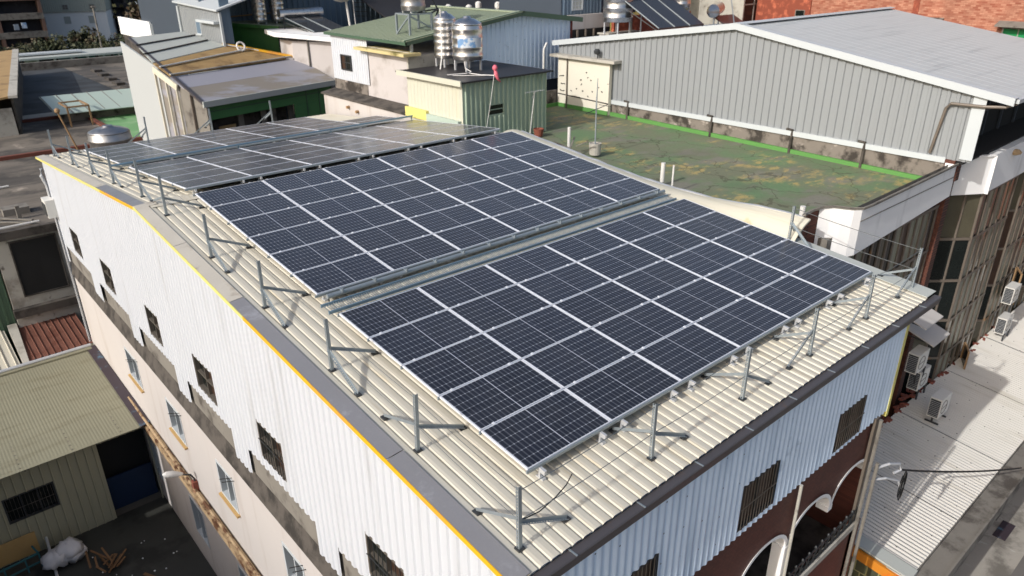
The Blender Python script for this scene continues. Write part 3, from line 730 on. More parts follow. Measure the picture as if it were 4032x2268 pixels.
for i, x in enumerate(fx):
    put_post('front' if i < 2 else 'frontback', x, -.75, ['guard post next to the near corner post along the front eave', 'middle left guard post along the front eave, second from the corner post', 'guard post halfway along the front eave below the panels', 'guard post second from the right end of the front eave', 'guard post at the far right end of the front eave'][i])
ly = [1.51, 4.06, 6.67, 9.32, 12.1]
for i, y in enumerate(ly):
    put_post('leftup' if i in (0, 4) else 'leftdown', -.84, y, f'guard post by the grey verge cap, {ORD[i]} behind the near corner post')
for i, y in enumerate([14.13, 16.97, 19.47, 22.3, 25.4]):
    put_post('farleft', -.8, y, f'guard post on the far left slope, {ORD[i]} past the ridge')
for i, x in enumerate([2.6, 5.2, 7.9]):
    put_post('frontback', x, 25.6, f'guard post on the far rear eave, {ORD[i]} from the left')
put_post('right', 10.95, 2.25, 'leaning guard post beside the ivory neighbour flashing')
wr = random.Random(2)
def strand(pts, label, r=.0045):
    P = []
    for a, b in zip(pts, pts[1:]):
        a, b = V3(a), V3(b)
        for k in range(8):
            t = k/8; P.append(a.lerp(b, t)-Z*.03*4*t*(1-t))
    P.append(V3(pts[-1])); m = MB(); m.tube(P, r, 5)
    return tag(m.build('guard_wire', 'wire'), label, 'wire', 'guard wires between the posts')
for h, n in ((.97, 'upper'), (.5, 'lower')):
    strand([(-.87, -.8, zr(-.8)+h)]+[(x, -.75, zr(-.75)+h) for x in fx], f'{n} guard wire along the front eave posts', .006)
    strand([(11.12, -.75, zr(-.75)+h), (10.95, 2.25, zr(2.25)+h)], f'{n} guard wire over the right roof edge', .008)
    strand([(-.87, -.8, zr(-.8)+h)]+[(-.84, y, zr(y)+h) for y in ly], f'{n} thin guard wire along the left posts', .004)
m = MB(); m.tube([(-.86, -.79, .12), (-.5, -.78, .06), (-.2, -.77, .12), (0, -.76, .2), (.12, -.75, .32)], .009, 6)
tag(m.build('loose_wire', 'blackcable'), 'loose black wire end curling from the corner guard post', 'wire')
pp = thing('rail_pipe', 'long blue grey pipe rail crossing the grey far panels', 'pipe rail', (5.2, 18.7, zr(18.7)))
m = MB(); m.tube([(-.5, 18.55, .82), (10.85, 18.8, .8)], .034, 10); m.build('rail', 'bluepipe', pp)
for x in (-.45, 3.6, 7.15, 10.8):
    y = 18.55+(x+.5)*.022
    m = MB(); m.tube([(x, y, zr(y)), (x, y, .8)], .024, 8); m.build('support', 'bluepipe', pp)
# droppings, bolts on the roof edge, small rubble
sc = thing('ac_unit', 'old white air conditioner box on the outer left end of the gable wall', 'air conditioner', (-1.45, 25.4, -2.2))
m = MB(); m.box(-1.5, 25.6, -2.45, -1.18, 26.3, -1.75); m.build('casing', 'acwhite', sc)
m = MB(); m.box(-1.53, 25.68, -2.38, -1.505, 26.2, -1.9); m.build('grille', 'darksteel', sc)
# street lamp on the gable wall
lp = thing('wall_lamp', 'white street lamp head on a thin arm over the yard', 'street lamp', (-1.2, 13.8, -8.2))
m = MB(); m.tube([(-1.2, 13.7, -8.3), (-1.22, 13.7, -7.8), (-1.3, 13.7, -7.62), (-1.6, 13.7, -7.45)], .028, 8); m.build('arm', 'darksteel', lp)
m = MB(); m.tube([(-1.5, 13.7, -7.48), (-1.6, 13.7, -7.44), (-1.78, 13.7, -7.35), (-1.95, 13.7, -7.27), (-2.03, 13.7, -7.23)], [.035, .075, .105, .085, .03], 12); m.build('lamp_head', 'whiteplastic', lp, smooth=True)
m = MB(); m.box(-1.3, 13.62, -8.5, -1.16, 13.8, -7.9); m.build('bracket_box', 'redclay', lp)
# ------------------------------------------------------------------ neighbour with the green roof terrace
nb = thing('green_roof_building', 'neighbour building with worn green roof terrace, white parapet band and glazed front', 'building', (16, 10, GZ))
m = MB(); m.box(12.62, 2.02, GZ, 19.95, 19.9, -.3); m.box(11.78, 2.45, GZ, 12.61, 19.9, -.3); m.build('body', 'concmid', nb)
def dz(y): return -.2+.0125*(y-2)
m = MB(); m.prism([(11.78, 2.45, dz(2.45)), (12.6, 2.4, dz(2.4)), (13.2, 1.9, dz(1.9)), (19.97, 1.9, dz(1.9)), (19.97, 19.6, dz(19.6)), (11.78, 19.6, dz(19.6))], (0, 0, -.05)); m.build('roof_deck', 'greenfloor', nb)
def rim(y):
    pts = [(1.5, .46), (3, .5), (4.9, .36), (6.3, .35), (7.6, .4), (10, .62), (13.5, 1.0), (20, 1.0)]
    for (a, za), (b, zb) in zip(pts, pts[1:]):
        if a <= y <= b: return lerp(za, zb, (y-a)/(b-a))
    return pts[0][1] if y < 1.5 else 1.0
ys = [2.35+.45*k for k in range(25)]
m = MB()
for a, b in zip(ys, ys[1:]):
    m.prism([(11.7, a, -.5), (11.7, a, rim(a)-.03), (11.7, b, rim(b)-.03), (11.7, b, -.5)], (.1, 0, 0))
m.build('parapet', 'concmid', nb)
m = MB(); rr = random.Random(4)
pts = []
for y in ys: pts.append((11.72+rr.uniform(-.025, .025), y, rim(y)+rr.uniform(-.012, .015)))
curve = [(11.75, 2.35, .5), (11.98, 2.4, .49), (12.25, 2.38, .52), (12.6, 2.3, .55), (12.9, 2.1, .54), (13.15, 1.83, .5), (13.45, 1.62, .48), (13.9, 1.58, .49)]
for a, b in zip(pts, pts[1:]): m.bar(a, b, .1, .022)
m.build('parapet_cap', 'whitesteel', nb)
cv = curve+[(19.75, 1.58, .56)]
m = MB()
for a, b in zip(cv, cv[1:]): m.bar(a, b, .1, .03)
m.tube([(x, y-.03, z+.035) for x, y, z in cv], .018, 6)
m.build('front_cap', 'concmid', nb)
# white band with rounded return
m = MB(); path = [(12.55, 2.34), (12.78, 2.14), (12.98, 1.92), (13.2, 1.72), (13.42, 1.6)]
zt = [.53, .53, .5, .47, .46]
for i in range(4):
    (xa, ya), (xb, yb) = path[i], path[i+1]
    m.face([(xa, ya, -.86), (xb, yb, -.82), (xb, yb, zt[i+1]), (xa, ya, zt[i])])
m.face([(13.42, 1.6, -.82), (19.85, 1.6, -.5), (19.85, 1.6, .53), (13.42, 1.6, .46)])
m.face([(19.85, 1.6, -.5), (19.85, 1.95, -.5), (19.85, 1.95, .53), (19.85, 1.6, .53)])
m.face([(12.55, 2.34, -.86), (19.85, 2.34, -.5), (19.85, 1.6, -.5), (13.42, 1.6, -.82), (12.98, 1.92, -.82)])
m.build('white_band', 'fascia', nb)
m = MB(); m.box(13.4, 1.575, .14, 19.86, 1.6, .155); m.build('band_groove', 'concmid', nb)
m = MB(); m.face([(13.35, 1.85, .44), (19.85, 1.85, .5), (19.85, 1.85, -.1), (13.35, 1.85, -.1)]); m.build('parapet_inner', 'concmid', nb)
m = MB()
m.face([(11.7, 2.36, GZ), (12.0, 2.42, GZ), (12.0, 2.42, .45), (11.7, 2.36, .45)]); m.face([(12.0, 2.42, GZ), (12.56, 2.35, GZ), (12.56, 2.35, .5), (12.0, 2.42, .46)])
m.build('brick_return', 'brownbrick', nb)
m = MB(); m.box(19.82, 1.55, .0, 20.1, 1.66, .0+.5); m.box(19.9, 1.7, -9.2, 20.28, 2.0, .62); m.build('brick_pier', 'brownbrick', nb)
m = MB(); m.prism([(19.86, 2.3, dz(2.3)), (19.86, 2.3, dz(2.3)+.14), (19.86, 19.5, dz(19.5)+.16), (19.86, 19.5, dz(19.5))], (.1, 0, 0)); m.box(17.9, 19.42, 0, 19.85, 19.52, .17); m.build('kerb', 'kerbgreen', nb)
m = MB(); m.box(15.6, 19.53, 0, 19.8, 19.75, .75); m.build('rear_parapet', 'moldwall', nb)
# glazed front
gr = random.Random(21)
PAL = ['glass', 'glass', 'glassolive', 'glassolive', 'glasswarm']
def bay(parent, x0, x1, yf, yb, ztop, zbot, nc, left=.5, blinds=.3, zs=None):
    zs = zs or [ztop-k*(ztop-zbot)/5 for k in range(6)]
    xs = [x0+(x1-x0)*i/nc for i in range(nc+1)]
    m = MB()
    for x in xs: m.box(x-.045, yf-.05, zbot, x+.045, yf+.03, ztop)
    for z in zs: m.box(x0-.04, yf-.065, z-.05, x1+.04, yf-.051, z+.05)
    if left:
        m.box(x0-left-.04, yb-.04, zbot, x0-left+.05, yb+.04, ztop)
        for z in zs: m.bar((x0-left, yb-.03, z), (x0, yf-.03, z), .06, .09)
    f = m.build('bay_window', 'frame', parent)
    for i in range(nc):
        for a, b in zip(zs, zs[1:]):
            q = MB(); bl = gr.random() < blinds
            q.box(xs[i]+.047, yf-.012, b+.052, xs[i+1]-.047, yf+.01, a-.052)
            q.build('glass_pane', 'blinds' if bl else gr.choice(PAL), f)
    if left:
        xm, ym = x0-left*.5, (yb+yf)/2
        q = MB(); q.box(xm-.035, ym-.05, zbot, xm+.035, ym+.02, ztop); q.build('side_mullion', 'frame', f)
        for a, b in zip(zs, zs[1:]):
            q = MB(); q.face([(x0-left, yb, b+.05), (xm-.02, ym, b+.05), (xm-.02, ym, a-.05), (x0-left, yb, a-.05)]); q.build('side_pane', gr.choice(PAL), f)
            q = MB(); q.face([(xm+.02, ym, b+.05), (x0-.02, yf, b+.05), (x0-.02, yf, a-.05), (xm+.02, ym, a-.05)]); q.build('side_pane', gr.choice(PAL), f)
    return f
bay(nb, 13.6, 19.7, 1.85, 2.0, -.85, -9.2, 12, 0, .22, [-.85, -2.4, -4.0, -5.6, -7.2, -9.2])
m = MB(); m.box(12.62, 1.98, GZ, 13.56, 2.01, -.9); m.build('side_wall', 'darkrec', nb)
m = MB(); m.box(12.62, 1.7, GZ, 20, 2.0, -9.25); m.build('plinth', 'brownbrick', nb)
# ivory flashing sheet against this wall
fl = thing('wall_flashing', 'ivory curved metal flashing between the panel roof and the green terrace', 'flashing', (11.3, 7.5, 0))
ysf = [2.12+.59*k for k in range(20)]
def flp(y, t):
    x = lerp(10.95, 11.68, t); z0, z1 = zr(y)+.04, rim(y)+.005
    return V3((x, y, lerp(z0, z1, t**.75)+.05*math.sin(math.pi*t)+(.012 if .3 < t < .36 or .62 < t < .68 else 0)))
TS = [0, .1, .2, .3, .36, .5, .62, .68, .85, 1]
for seg, (a, b) in enumerate([(0, 7), (7, 19)]):
    m = MB()
    for i in range(a, b):
        for t0, t1 in zip(TS, TS[1:]):
            m.face([flp(ysf[i], t0), flp(ysf[i], t1), flp(ysf[i+1], t1), flp(ysf[i+1], t0)])
    if seg == 0:
        for t0, t1 in zip(TS, TS[1:]): m.face([flp(2.12, t0), flp(2.12, t0)-Z*.05, flp(2.12, t1)-Z*.05, flp(2.12, t1)])
    m.build('sheet', 'cream2', fl)
# things standing on the terrace
buck = thing('antenna_pole', 'tall thin pole standing in a concrete bucket on the green terrace', 'antenna', (14.0, 11.7, 0))
m = MB(); m.lathe((14, 11.7, 0), [(.2, 0), (.23, .42), (.2, .42), (.19, .38)], 16); m.build('bucket', 'conclight', buck)
m = MB(); m.tube([(14, 11.7, .38), (14.0, 11.72, 1.75), (14.02, 11.72, 2.7)], [.03, .028, .012], 8); m.build('pole', 'galv', buck)
m = MB(); m.bar((13.45, 11.7, 1.55), (14.6, 11.72, 1.72), .02); m.bar((14.45, 11.4, 1.7), (14.45, 12.0, 1.7), .015); m.build('cross_arm', 'darksteel', buck)
for x, y, h, rr_, lab in ((12.95, 7.8, .62, .07, 'thick stubby white vent pipe at the edge of the green terrace'), (12.55, 7.1, .75, .03, 'slim white vent pipe beside a thicker one on the green terrace'), (12.75, 2.9, .4, .075, 'short white vent pipe near the front corner of the green terrace')):
    m = MB(); m.tube([(x, y, 0), (x, y, h)], rr_, 12); tag(m.build('vent_pipe', 'whiteplastic'), lab, 'pipe')
jk = thing('junk_pile', 'small pile of pipes and scrap at the terrace edge beside the panels', 'scrap pile', (13.2, 12.4, 0))
m = MB(); m.tube([(13.45, 12.5, 0), (13.45, 12.5, .95)], .06, 10); m.build('post', 'whiteplastic', jk)
m = MB()
for k in range(7):
    a = rr.uniform(0, 6.3); m.bar((13.3+rr.uniform(-.3, .3), 12.2+rr.uniform(-.3, .3), .05+.05*k), (13.3+.7*math.cos(a), 12.2+.7*math.sin(a), .12+.08*k), .05, .03)
m.build('scrap', 'concmid', jk)
m = MB(); m.lathe((14.55, 15.3, 0), [(.16, 0), (.22, .3), (.19, .3), (.17, .22)], 14); tag(m.build('clay_pot', 'redclay'), 'small red clay pot on the terrace beside the pale green shed', 'pot')

# pale green shed on the terrace
sh = thing('roof_shed', 'pale green corrugated shed with flat black roof standing on the terrace', 'shed', (13.3, 17.5, 0))
SX0, SX1, SY0, SY1 = 11.12, 15.4, 15.8, 19.4
m = MB(); m.sheet((SX0, SY0, 0), X, Z, -Y, SX1-SX0, 0, 2.36, .23, .05, TRAP, [(1.2, 2.05, 1.0, 1.46)]); m.build('front_wall', 'shedgreen', sh)
m = MB(); m.sheet((SX0, SY0, 0), Y, Z, -X, SY1-SY0, .2, 2.36, .23, .02, TRAP); m.build('side_wall', 'shedcream', sh)
m = MB(); m.box(SX0+.1, SY0+.1, 0, SX1, SY1, 2.36); m.build('inner_wall', 'shedgreen', sh)
window(sh, (SX0+1.2, SY0, 1.0), X, Z, -Y, .85, .46, 'shedgreen', ['glass'], 1, 2, 0, inset=.03, label='small dark louvre window with a white bar')
m = MB(); m.box(SX0-.2, SY0-.22, 2.39, SX1+.2, SY1+.55, 2.45); m.build('roof', 'blackroof', sh)
m = MB(); m.box(SX0-.26, SY0-.24, 2.3, SX0-.2, SY1+.4, 2.5); m.build('roof_edge', 'shedcream', sh)
m = MB(); m.box(SX0-.14, 18.0, .7, SX0-.02, 19.5, 1.08); m.build('base_flashing', 'paleyellow', sh)
m = MB(); m.box(SX0-.16, 15.9, .72, SX0-.02, 17.98, .98); m.build('base_flashing', 'paleglaze', sh)
def water_tank(x, y, z, r, h, leg, label, dark='tank', band=None, nrib=4, group=None, name='water_tank'):
    t = thing(name, label, 'water tank', (x, y, z), group)
    prof = [(r*.97, 0), (r, .03)]
    for k in range(nrib):
        z0 = h*(k+.5)/nrib
        prof += [(r, z0-.07), (r*1.035, z0-.035), (r*1.035, z0+.035), (r, z0+.07)]
    prof += [(r, h-.03), (r*.98, h)]
    m = MB(); m.lathe((x, y, z+leg), prof, 28); m.build('body', dark, t, smooth=True)
    m = MB(); m.lathe((x, y, z+leg+h), [(r*1.0, -.01), (r*.95, .06), (r*.6, .19), (r*.26, .25), (r*.25, .3), (r*.22, .31), (.02, .31)], 28); m.build('lid', dark, t, smooth=True)
    if leg > .05:
        for k in range(4):
            a = math.pi/4+k*math.pi/2
            px, py = x+r*.86*math.cos(a), y+r*.86*math.sin(a)
            m = MB(); m.bar((px, py, z), (px, py, z+leg+.05), .07); m.build('leg', 'whitesteel', t)
    if band:
        z0, z1, a0, a1 = band[:4]
        m = MB(); N = 14
        for k in range(N):
            b0, b1 = lerp(a0, a1, k/N), lerp(a0, a1, (k+1)/N)
            f = lambda a, zz: (x+r*1.042*math.cos(a), y+r*1.042*math.sin(a), z+leg+zz)
            m.face([f(b0, z0), f(b1, z0), f(b1, z1), f(b0, z1)])
        m.build('label_plate', band[4], t)
    return t
water_tank(13.15, 18.0, 2.45, .6, 1.32, .42, 'stout stainless water tank with blue printed band on the black shed roof', 'tank', (.5, .86, -2.9, -1.2, 'tankband'), 4)
water_tank(13.2, 19.55, 2.45, .47, 1.5, .35, 'slim ribbed stainless tank behind the stout one on the shed roof', 'tank', None, 6)
m = MB(); m.tube([(11.5, 17.2, 2.5), (12.2, 16.9, 2.52), (12.6, 17.1, 2.52), (12.7, 17.6, 2.6), (12.75, 17.8, 3.3)], .022, 6)
m.tube([(11.6, 17.0, 2.49), (12.0, 16.5, 2.5), (12.5, 16.1, 2.5)], .014, 6); m.tube([(12.4, 17.0, 2.5), (12.45, 16.3, 2.5), (12.8, 15.8, 2.5)], .02, 6)
tag(m.build('water_pipes', 'whiteplastic'), 'bent white water pipes across the black shed roof', 'pipe')
tp = thing('pipe_mast', 'tall bent white pipe rising beside the shed water tanks', 'pipe', (12.3, 19.0, 2.45))
m = MB(); m.tube([(12.2, 18.6, 2.5), (12.45, 18.8, 3.0), (12.62, 19, 3.6), (12.6, 19, 4.75)], .03, 8); m.build('mast', 'whiteplastic', tp)
pk = thing('pink_flag', 'pink cloth tied to a thin leaning rod in front of the shed', 'flag', (12.1, 15.4, .6))
m = MB(); m.tube([(11.95, 15.45, .6), (12.1, 15.3, 1.8), (12.22, 15.2, 2.9)], .012, 6); m.build('rod', 'whiteplastic', pk)
m = MB(); m.lathe((12.22, 15.2, 2.78), [(.02, 0), (.09, .05), (.1, .12), (.07, .19), (.02, .22)], 10)
m.tube([(12.22, 15.2, 2.8), (12.25, 15.17, 2.66), (12.3, 15.15, 2.5), (12.42, 15.12, 2.36)], [.05, .085, .05, .015], 6); m.build('cloth', 'pink', pk, smooth=True)
ta = thing('tv_antenna', 'small white television antenna on a pole against the shed front', 'antenna', (14.3, 15.5, 0))
m = MB(); m.tube([(14.25, 15.5, 0), (14.5, 15.5, 1.75)], .018, 6); m.bar((14.0, 15.5, 1.74), (15.0, 15.45, 1.76), .02)
m.bar((14.35, 15.5, 1.5), (14.6, 15.5, 1.76), .012); m.build('mast', 'whiteplastic', ta)
for k in range(6):
    m = MB(); m.bar((14.1+k*.15, 15.38, 1.76), (14.1+k*.15, 15.62, 1.76), .01); m.build('rod', 'galv', ta)
m = MB(); m.box(14.8, 17.2, 0, 15.0, 17.3, .1)

# ------------------------------------------------------------------ grey warehouse
wh = thing('grey_warehouse', 'large pale grey corrugated warehouse with low gable roof behind the green terrace', 'warehouse', (26, 10, GZ))
RZ0, RZL, RZR, RYL, RYR, RYC = 4.23, 2.92, 2.66, 19.95, .55, 10.15
def wt(u):
    y = 1.3+u
    return (RZ0-(RYC-y)*(RZ0-RZR)/(RYC-RYR) if y < RYC else RZ0-(y-RYC)*(RZ0-RZL)/(RYL-RYC))-.06
wt.kinks = [RYC-1.3]
m = MB(); m.sheet((20, 1.3, 0), Y, Z, -X, 18.4, .62, wt, .29, .045, ((0, 0), (.42, 0), (.5, 1), (.8, 1), (.88, 0))); m.build('gable_wall', 'greyclad', wh)
m = MB(); m.box(19.9, 2.0, .5, 19.99, 16.2, .68); m.build('base_trim', 'trimwhite', wh)
m = MB(); m.box(19.975, 1.9, -.5, 20.3, 19.8, .55); m.build('concrete_base', 'moldwall', wh)
m = MB(); m.box(19.92, 1.25, .7, 19.955, 1.62, 2.78); m.build('corner_trim', 'trimwhite', wh)
XE = 33.0
m = MB(); dr = V3((0, RYC-RYR, RZ0-RZR)); L = dr.length; m.sheet((19.85, RYR, RZR), X, dr.normalized(), V3((0, -.16, 1)).normalized(), XE-19.85, 0, L, .62, .005, SEAM); m.build('roof_slope', 'greyroof', wh)
m = MB(); dr = V3((0, RYC-RYL, RZ0-RZL)); L = dr.length; m.sheet((19.85, RYL, RZL), X, dr.normalized(), V3((0, .13, 1)).normalized(), XE-19.85, 0, L, .62, .005, SEAM); m.build('roof_slope', 'greyroof', wh)
for y0, z0, y1, z1 in ((RYR-.05, RZR, RYC, RZ0), (RYL+.05, RZL, RYC, RZ0)):
    m = MB(); m.prism([(19.8, y0, z0-.16), (19.8, y0, z0+.07), (19.8, y1, z1+.07), (19.8, y1, z1-.16)], (.045, 0, 0)); m.prism([(19.845, y0, z0+.045), (19.845, y0, z0+.07), (19.845, y1, z1+.07), (19.845, y1, z1+.045)], (.3, 0, 0)); m.build('verge_trim', 'trimwhite', wh)
m = MB(); m.prism([(19.8, RYC-.25, RZ0+.04), (19.8, RYC, RZ0+.09), (19.8, RYC+.25, RZ0+.04), (19.8, RYC, RZ0+.06)], (XE-19.8, 0, 0)); m.build('ridge_cap', 'trimwhite', wh)
m = MB(); m.prism([(XE, RYR, RZR-.05), (XE, RYC, RZ0-.05), (XE, RYL, RZL-.05), (XE, RYL, -6), (XE, RYR+.7, -6)], (.1, 0, 0)); m.box(20.3, 19.7, -6, XE, 19.75, RZL-.1); m.build('rear_wall', 'greyclad', wh)
m = MB(); m.box(20.05, 2.6, -9, XE, 2.7, RZR-.1); m.box(20.02, 1.5, .52, XE, 2.6, .58); m.build('verandah_wall', 'darkrec', wh)
vg = MB()
for k in range(7): vg.box(21.2+k*1.7, 2.5, .6, 21.28+k*1.7, 2.58, 2.5)
vg.box(20.3, 2.5, 1.5, 33, 2.57, 1.56); vg.build('verandah_window', 'navydark', wh)
m = MB(); m.box(20.0, RYR-.12, RZR-.1, XE, RYR, RZR+.02); m.build('gutter', 'trimwhite', wh)
m = MB(); m.tube([(20.1, RYR-.06, RZR-.1), (20.0, .75, 2.42), (19.86, 1.3, 2.38), (19.86, 2.2, 2.36), (19.88, 2.32, 2.2), (19.9, 2.5, .75)], .05, 8); m.build('downpipe', 'frame', wh)
for y in (7.3, 10.8, 15.2, 4.6):
    m = MB(); m.tube([(19.93, y+.25, .72), (19.9, y, .72), (19.88, y, .5), (19.85, y, -.15)], .05, 8); m.build('downpipe', 'concdark', wh)
# parapet band of this neighbour's front
m = MB()
m.face([(20.4, 2.35, .5), (20.4, 2.35, -.2), (20.75, 1.95, -.22), (20.75, 1.95, .5)]); m.face([(20.75, 1.95, .5), (20.75, 1.95, -.75), (22.1, 1.25, -.8), (22.1, 1.25, .5)])
m.face([(20.4, 2.35, -.2), (20.75, 1.95, -.75), (20.75, 1.95, -.22)])
m.face([(22.1, 1.25, -.8), (34, 1.25, -.8), (34, 1.25, .62), (22.1, 1.25, .5)]); m.face([(20.4, 2.35, -.78), (34, 2.35, -.78), (34, 1.25, -.8), (22.1, 1.25, -.8), (20.75, 1.95, -.76)])
m.face([(22.1, 1.25, .5), (34, 1.25, .62), (34, 1.5, .62), (22.3, 1.5, .5)])
m.build('white_band', 'fascia', wh)
m = MB(); m.bar((22.08, 1.24, .53), (20.75, 1.94, .53), .12, .05); m.bar((22.1, 1.22, -.8), (22.1, 1.22, .52), .14, .04); m.build('band_edge', 'fascia', wh)
m = MB(); m.lathe((24.2, 1.2, .18), [(.05, 0), (.17, .05), (.19, .12), (.1, .2)], 12); m.build('wall_lamp', 'rustledge', wh)
for (x0, x1, bl) in ((22.3, 25.8, .5), (27.0, 30.8, .5), (32.2, 35.6, .3)):
    bay(wh, x0, x1, 1.35, 2.1, -.85, -9.25, 6, .9, bl, [-.85, -2.5, -4.1, -5.7, -7.3, -9.25])
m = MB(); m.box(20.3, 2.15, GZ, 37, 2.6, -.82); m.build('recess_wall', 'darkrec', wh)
m = MB(); m.box(20.3, 1.9, GZ, 37, 2.15, -9.28); m.build('plinth', 'brownbrick', wh)
m = MB()
for x in (26.2, 31.4): m.box(x-.05, 2.05, -9.2, x+.05, 2.14, -.85)
for z in (-2.5, -4.1, -5.7, -7.3): m.box(25.45, 2.08, z-.04, 26.1, 2.13, z+.04); m.box(30.65, 2.08, z-.04, 31.3, 2.13, z+.04); m.box(20.35, 2.08, z-.04, 21.4, 2.13, z+.04)
m.build('recess_frame', 'frame', wh)
for (x, z) in ((24.1, -8.9), (28.6, -6.9), (29.5, -2.4)):
    m = MB(); w = .75; h = 1.35
    for a, b in (((x, .85, z), (x, .85, z+h)), ((x+w, 1.25, z), (x+w, 1.25, z+h)), ((x, .85, z), (x+w, 1.25, z)), ((x, .85, z+h), (x+w, 1.25, z+h))): m.bar(a, b, .06)
    sw = m.build('open_casement', 'rustpole', wh)
    m = MB(); m.face([(x+.03, .87, z+.03), (x+w-.03, 1.23, z+.03), (x+w-.03, 1.23, z+h-.03), (x+.03, .87, z+h-.03)]); m.build('pane', 'glass', sw)
# ivory plaster door wall at the far corner
iv = thing('plaster_stair_wall', 'ivory plaster wall with black cracks at the far corner of the terrace', 'wall', (19.9, 17.8, 0))
m = MB(); m.box(19.7, 16.2, 0, 19.88, 19.45, 2.3); m.build('wall', 'ivoryplaster', iv)
m = MB(); m.box(19.45, 15.75, 2.31, 19.97, 19.8, 2.43); m.build('coping', 'conclight', iv)
m = MB(); m.box(19.66, 16.2, 0, 19.695, 19.45, .19); m.build('painted_base', 'kerbgreen', iv)
ck = random.Random(14); m = MB()
for (y, z) in [(19.2, 1.45), (19.1, 1.1), (19.15, .78), (18.55, .85), (18.2, .95), (17.9, 1.2), (17.95, 1.4), (17.5, 1.55), (17.3, 1.45), (17.2, .95), (17.45, .7), (16.9, .75), (16.8, 1.2), (17.8, .9), (16.6, 1.0), (17.6, 1.75), (18.0, .6)]:
    w = .3 if y > 19 else ck.uniform(.04, .09)
    pts = [(19.694, y-w*(j/3-.5), z+ck.uniform(-.035, .035)) for j in range(4)]
    for a, b in zip(pts, pts[1:]): m.bar(a, b, .008, ck.uniform(.03, .06))
m.bar((19.69, 19.45, .62), (19.69, 16.2, .52), .01, .045); m.build('crack', 'darkrec', iv)
m = MB(); m.tube([(19.64, 18.8, 0), (19.64, 18.8, 2.3)], .03, 8); m.build('downpipe', 'frame', iv)
lamp = thing('flood_lamp', 'small round flood lamp above the ivory plaster wall', 'lamp', (19.75, 17.0, 2.43))
m = MB(); m.tube([(19.75, 17, 2.43), (19.75, 17, 2.62)], .03, 8); m.build('stem', 'darksteel', lamp)
m = MB(); m.lathe((19.72, 17.02, 2.6), [(.05, 0), (.14, .05), (.15, .16), (.08, .24)], 12); m.build('head', 'darksteel', lamp)
wp = thing('white_pipe_stack', 'white drain pipes at the corner between the blue gable and the ivory wall', 'pipe', (19.3, 20.2, 0))
m = MB(); m.tube([(19.3, 20.1, 0), (19.35, 20.1, 1.4), (19.4, 20.15, 2.6), (19.55, 20.1, 2.9)], .05, 8); m.build('pipe', 'whiteplastic', wp)

# ------------------------------------------------------------------ AC units and awnings on the glazed front
def ac_unit(x, y, z, label, face='x', stand=.0, s=1.0):
    t = thing('air_conditioner', label, 'air conditioner', (x, y, z), 'air conditioners by the glazed front')
    w, d, h = .82*s, .36*s, .72*s
    m = MB(); m.box(x-w/2, y-d/2, z+stand, x+w/2, y+d/2, z+stand+h); m.build('casing', 'acwhite', t)
    m = MB(); m.box(x-w/2-.02, y-d/2+.03, z+stand+.05, x-w/2-.002, y+d/2-.03, z+stand+h-.05); g = m.build('fan_grille', 'darksteel', t)
    m = MB()
    for k in range(9): m.box(x-w/2-.03, y-d/2+.03, z+stand+.09+k*.065*s, x-w/2-.021, y+d/2-.03, z+stand+.1+k*.065*s)
    m.build('slats', 'whitesteel', g)
    m = MB()
    for k in range(12): m.bar((x-.1*s+.24*s*math.cos(k*math.pi/6), y-d/2-.008, z+stand+h*.5+.24*s*math.sin(k*math.pi/6)), (x-.1*s+.24*s*math.cos((k+1)*math.pi/6), y-d/2-.008, z+stand+h*.5+.24*s*math.sin((k+1)*math.pi/6)), .014)
    m.bar((x-.34*s, y-d/2-.008, z+stand+h*.5), (x+.14*s, y-d/2-.008, z+stand+h*.5), .012); m.build('fan_ring', 'concmid', t)
    for sx in (-1, 1):
        m = MB(); m.bar((x+sx*w*.4, y-d*.6, z+.02), (x+sx*w*.4, y+d*.6, z+.02), .05); m.bar((x+sx*w*.4, y-d*.5, z), (x+sx*w*.4, y-d*.5, z-.35), .05) if not stand else m.bar((x+sx*w*.4, y, z), (x+sx*w*.4, y, z+stand), .06)
        m.build('bracket', 'darksteel', t)
    return t
ac_unit(27.8, .85, -6.5, 'upper white air conditioner hung on the glazed front')
ac_unit(28.1, .85, -8.0, 'lower white air conditioner hung just under another on the glazed front')
ac_unit(18.6, .95, -6.15, 'grey white air conditioner under the pale awnings beside the gutter end')
ac_unit(19.2, .95, -7.05, 'dim air conditioner hung just below another under the pale awnings')
for x, y, z, lab, gk in ((17.15, .75, -4.0, 'pale flat awning half in shadow beside the gutter end', 'awn'), (18.35, .75, -5.05, 'pale flat awning below the shadowed one near the gutter end', 'awn'), (30.6, .9, -4.3, 'small pale awning above the two hung air conditioners', 'awn'), (31.8, .9, -3.6, 'small tilted awning at the right edge of the glazed front', 'awn')):
    t = thing('window_awning', lab, 'awning', (x, y, z))
    m = MB(); m.prism([(x, y+.8, z+.35), (x, y+.8, z+.39), (x, y-.25, z+.04), (x, y-.25, z)], (1.35, 0, 0)); m.build('sheet', gk, t)
    m = MB(); m.bar((x+.1, y+.8, z+.1), (x+.1, y-.2, z+.02), .03); m.bar((x+1.25, y+.8, z+.1), (x+1.25, y-.2, z+.02), .03); m.build('bracket', 'darksteel', t)

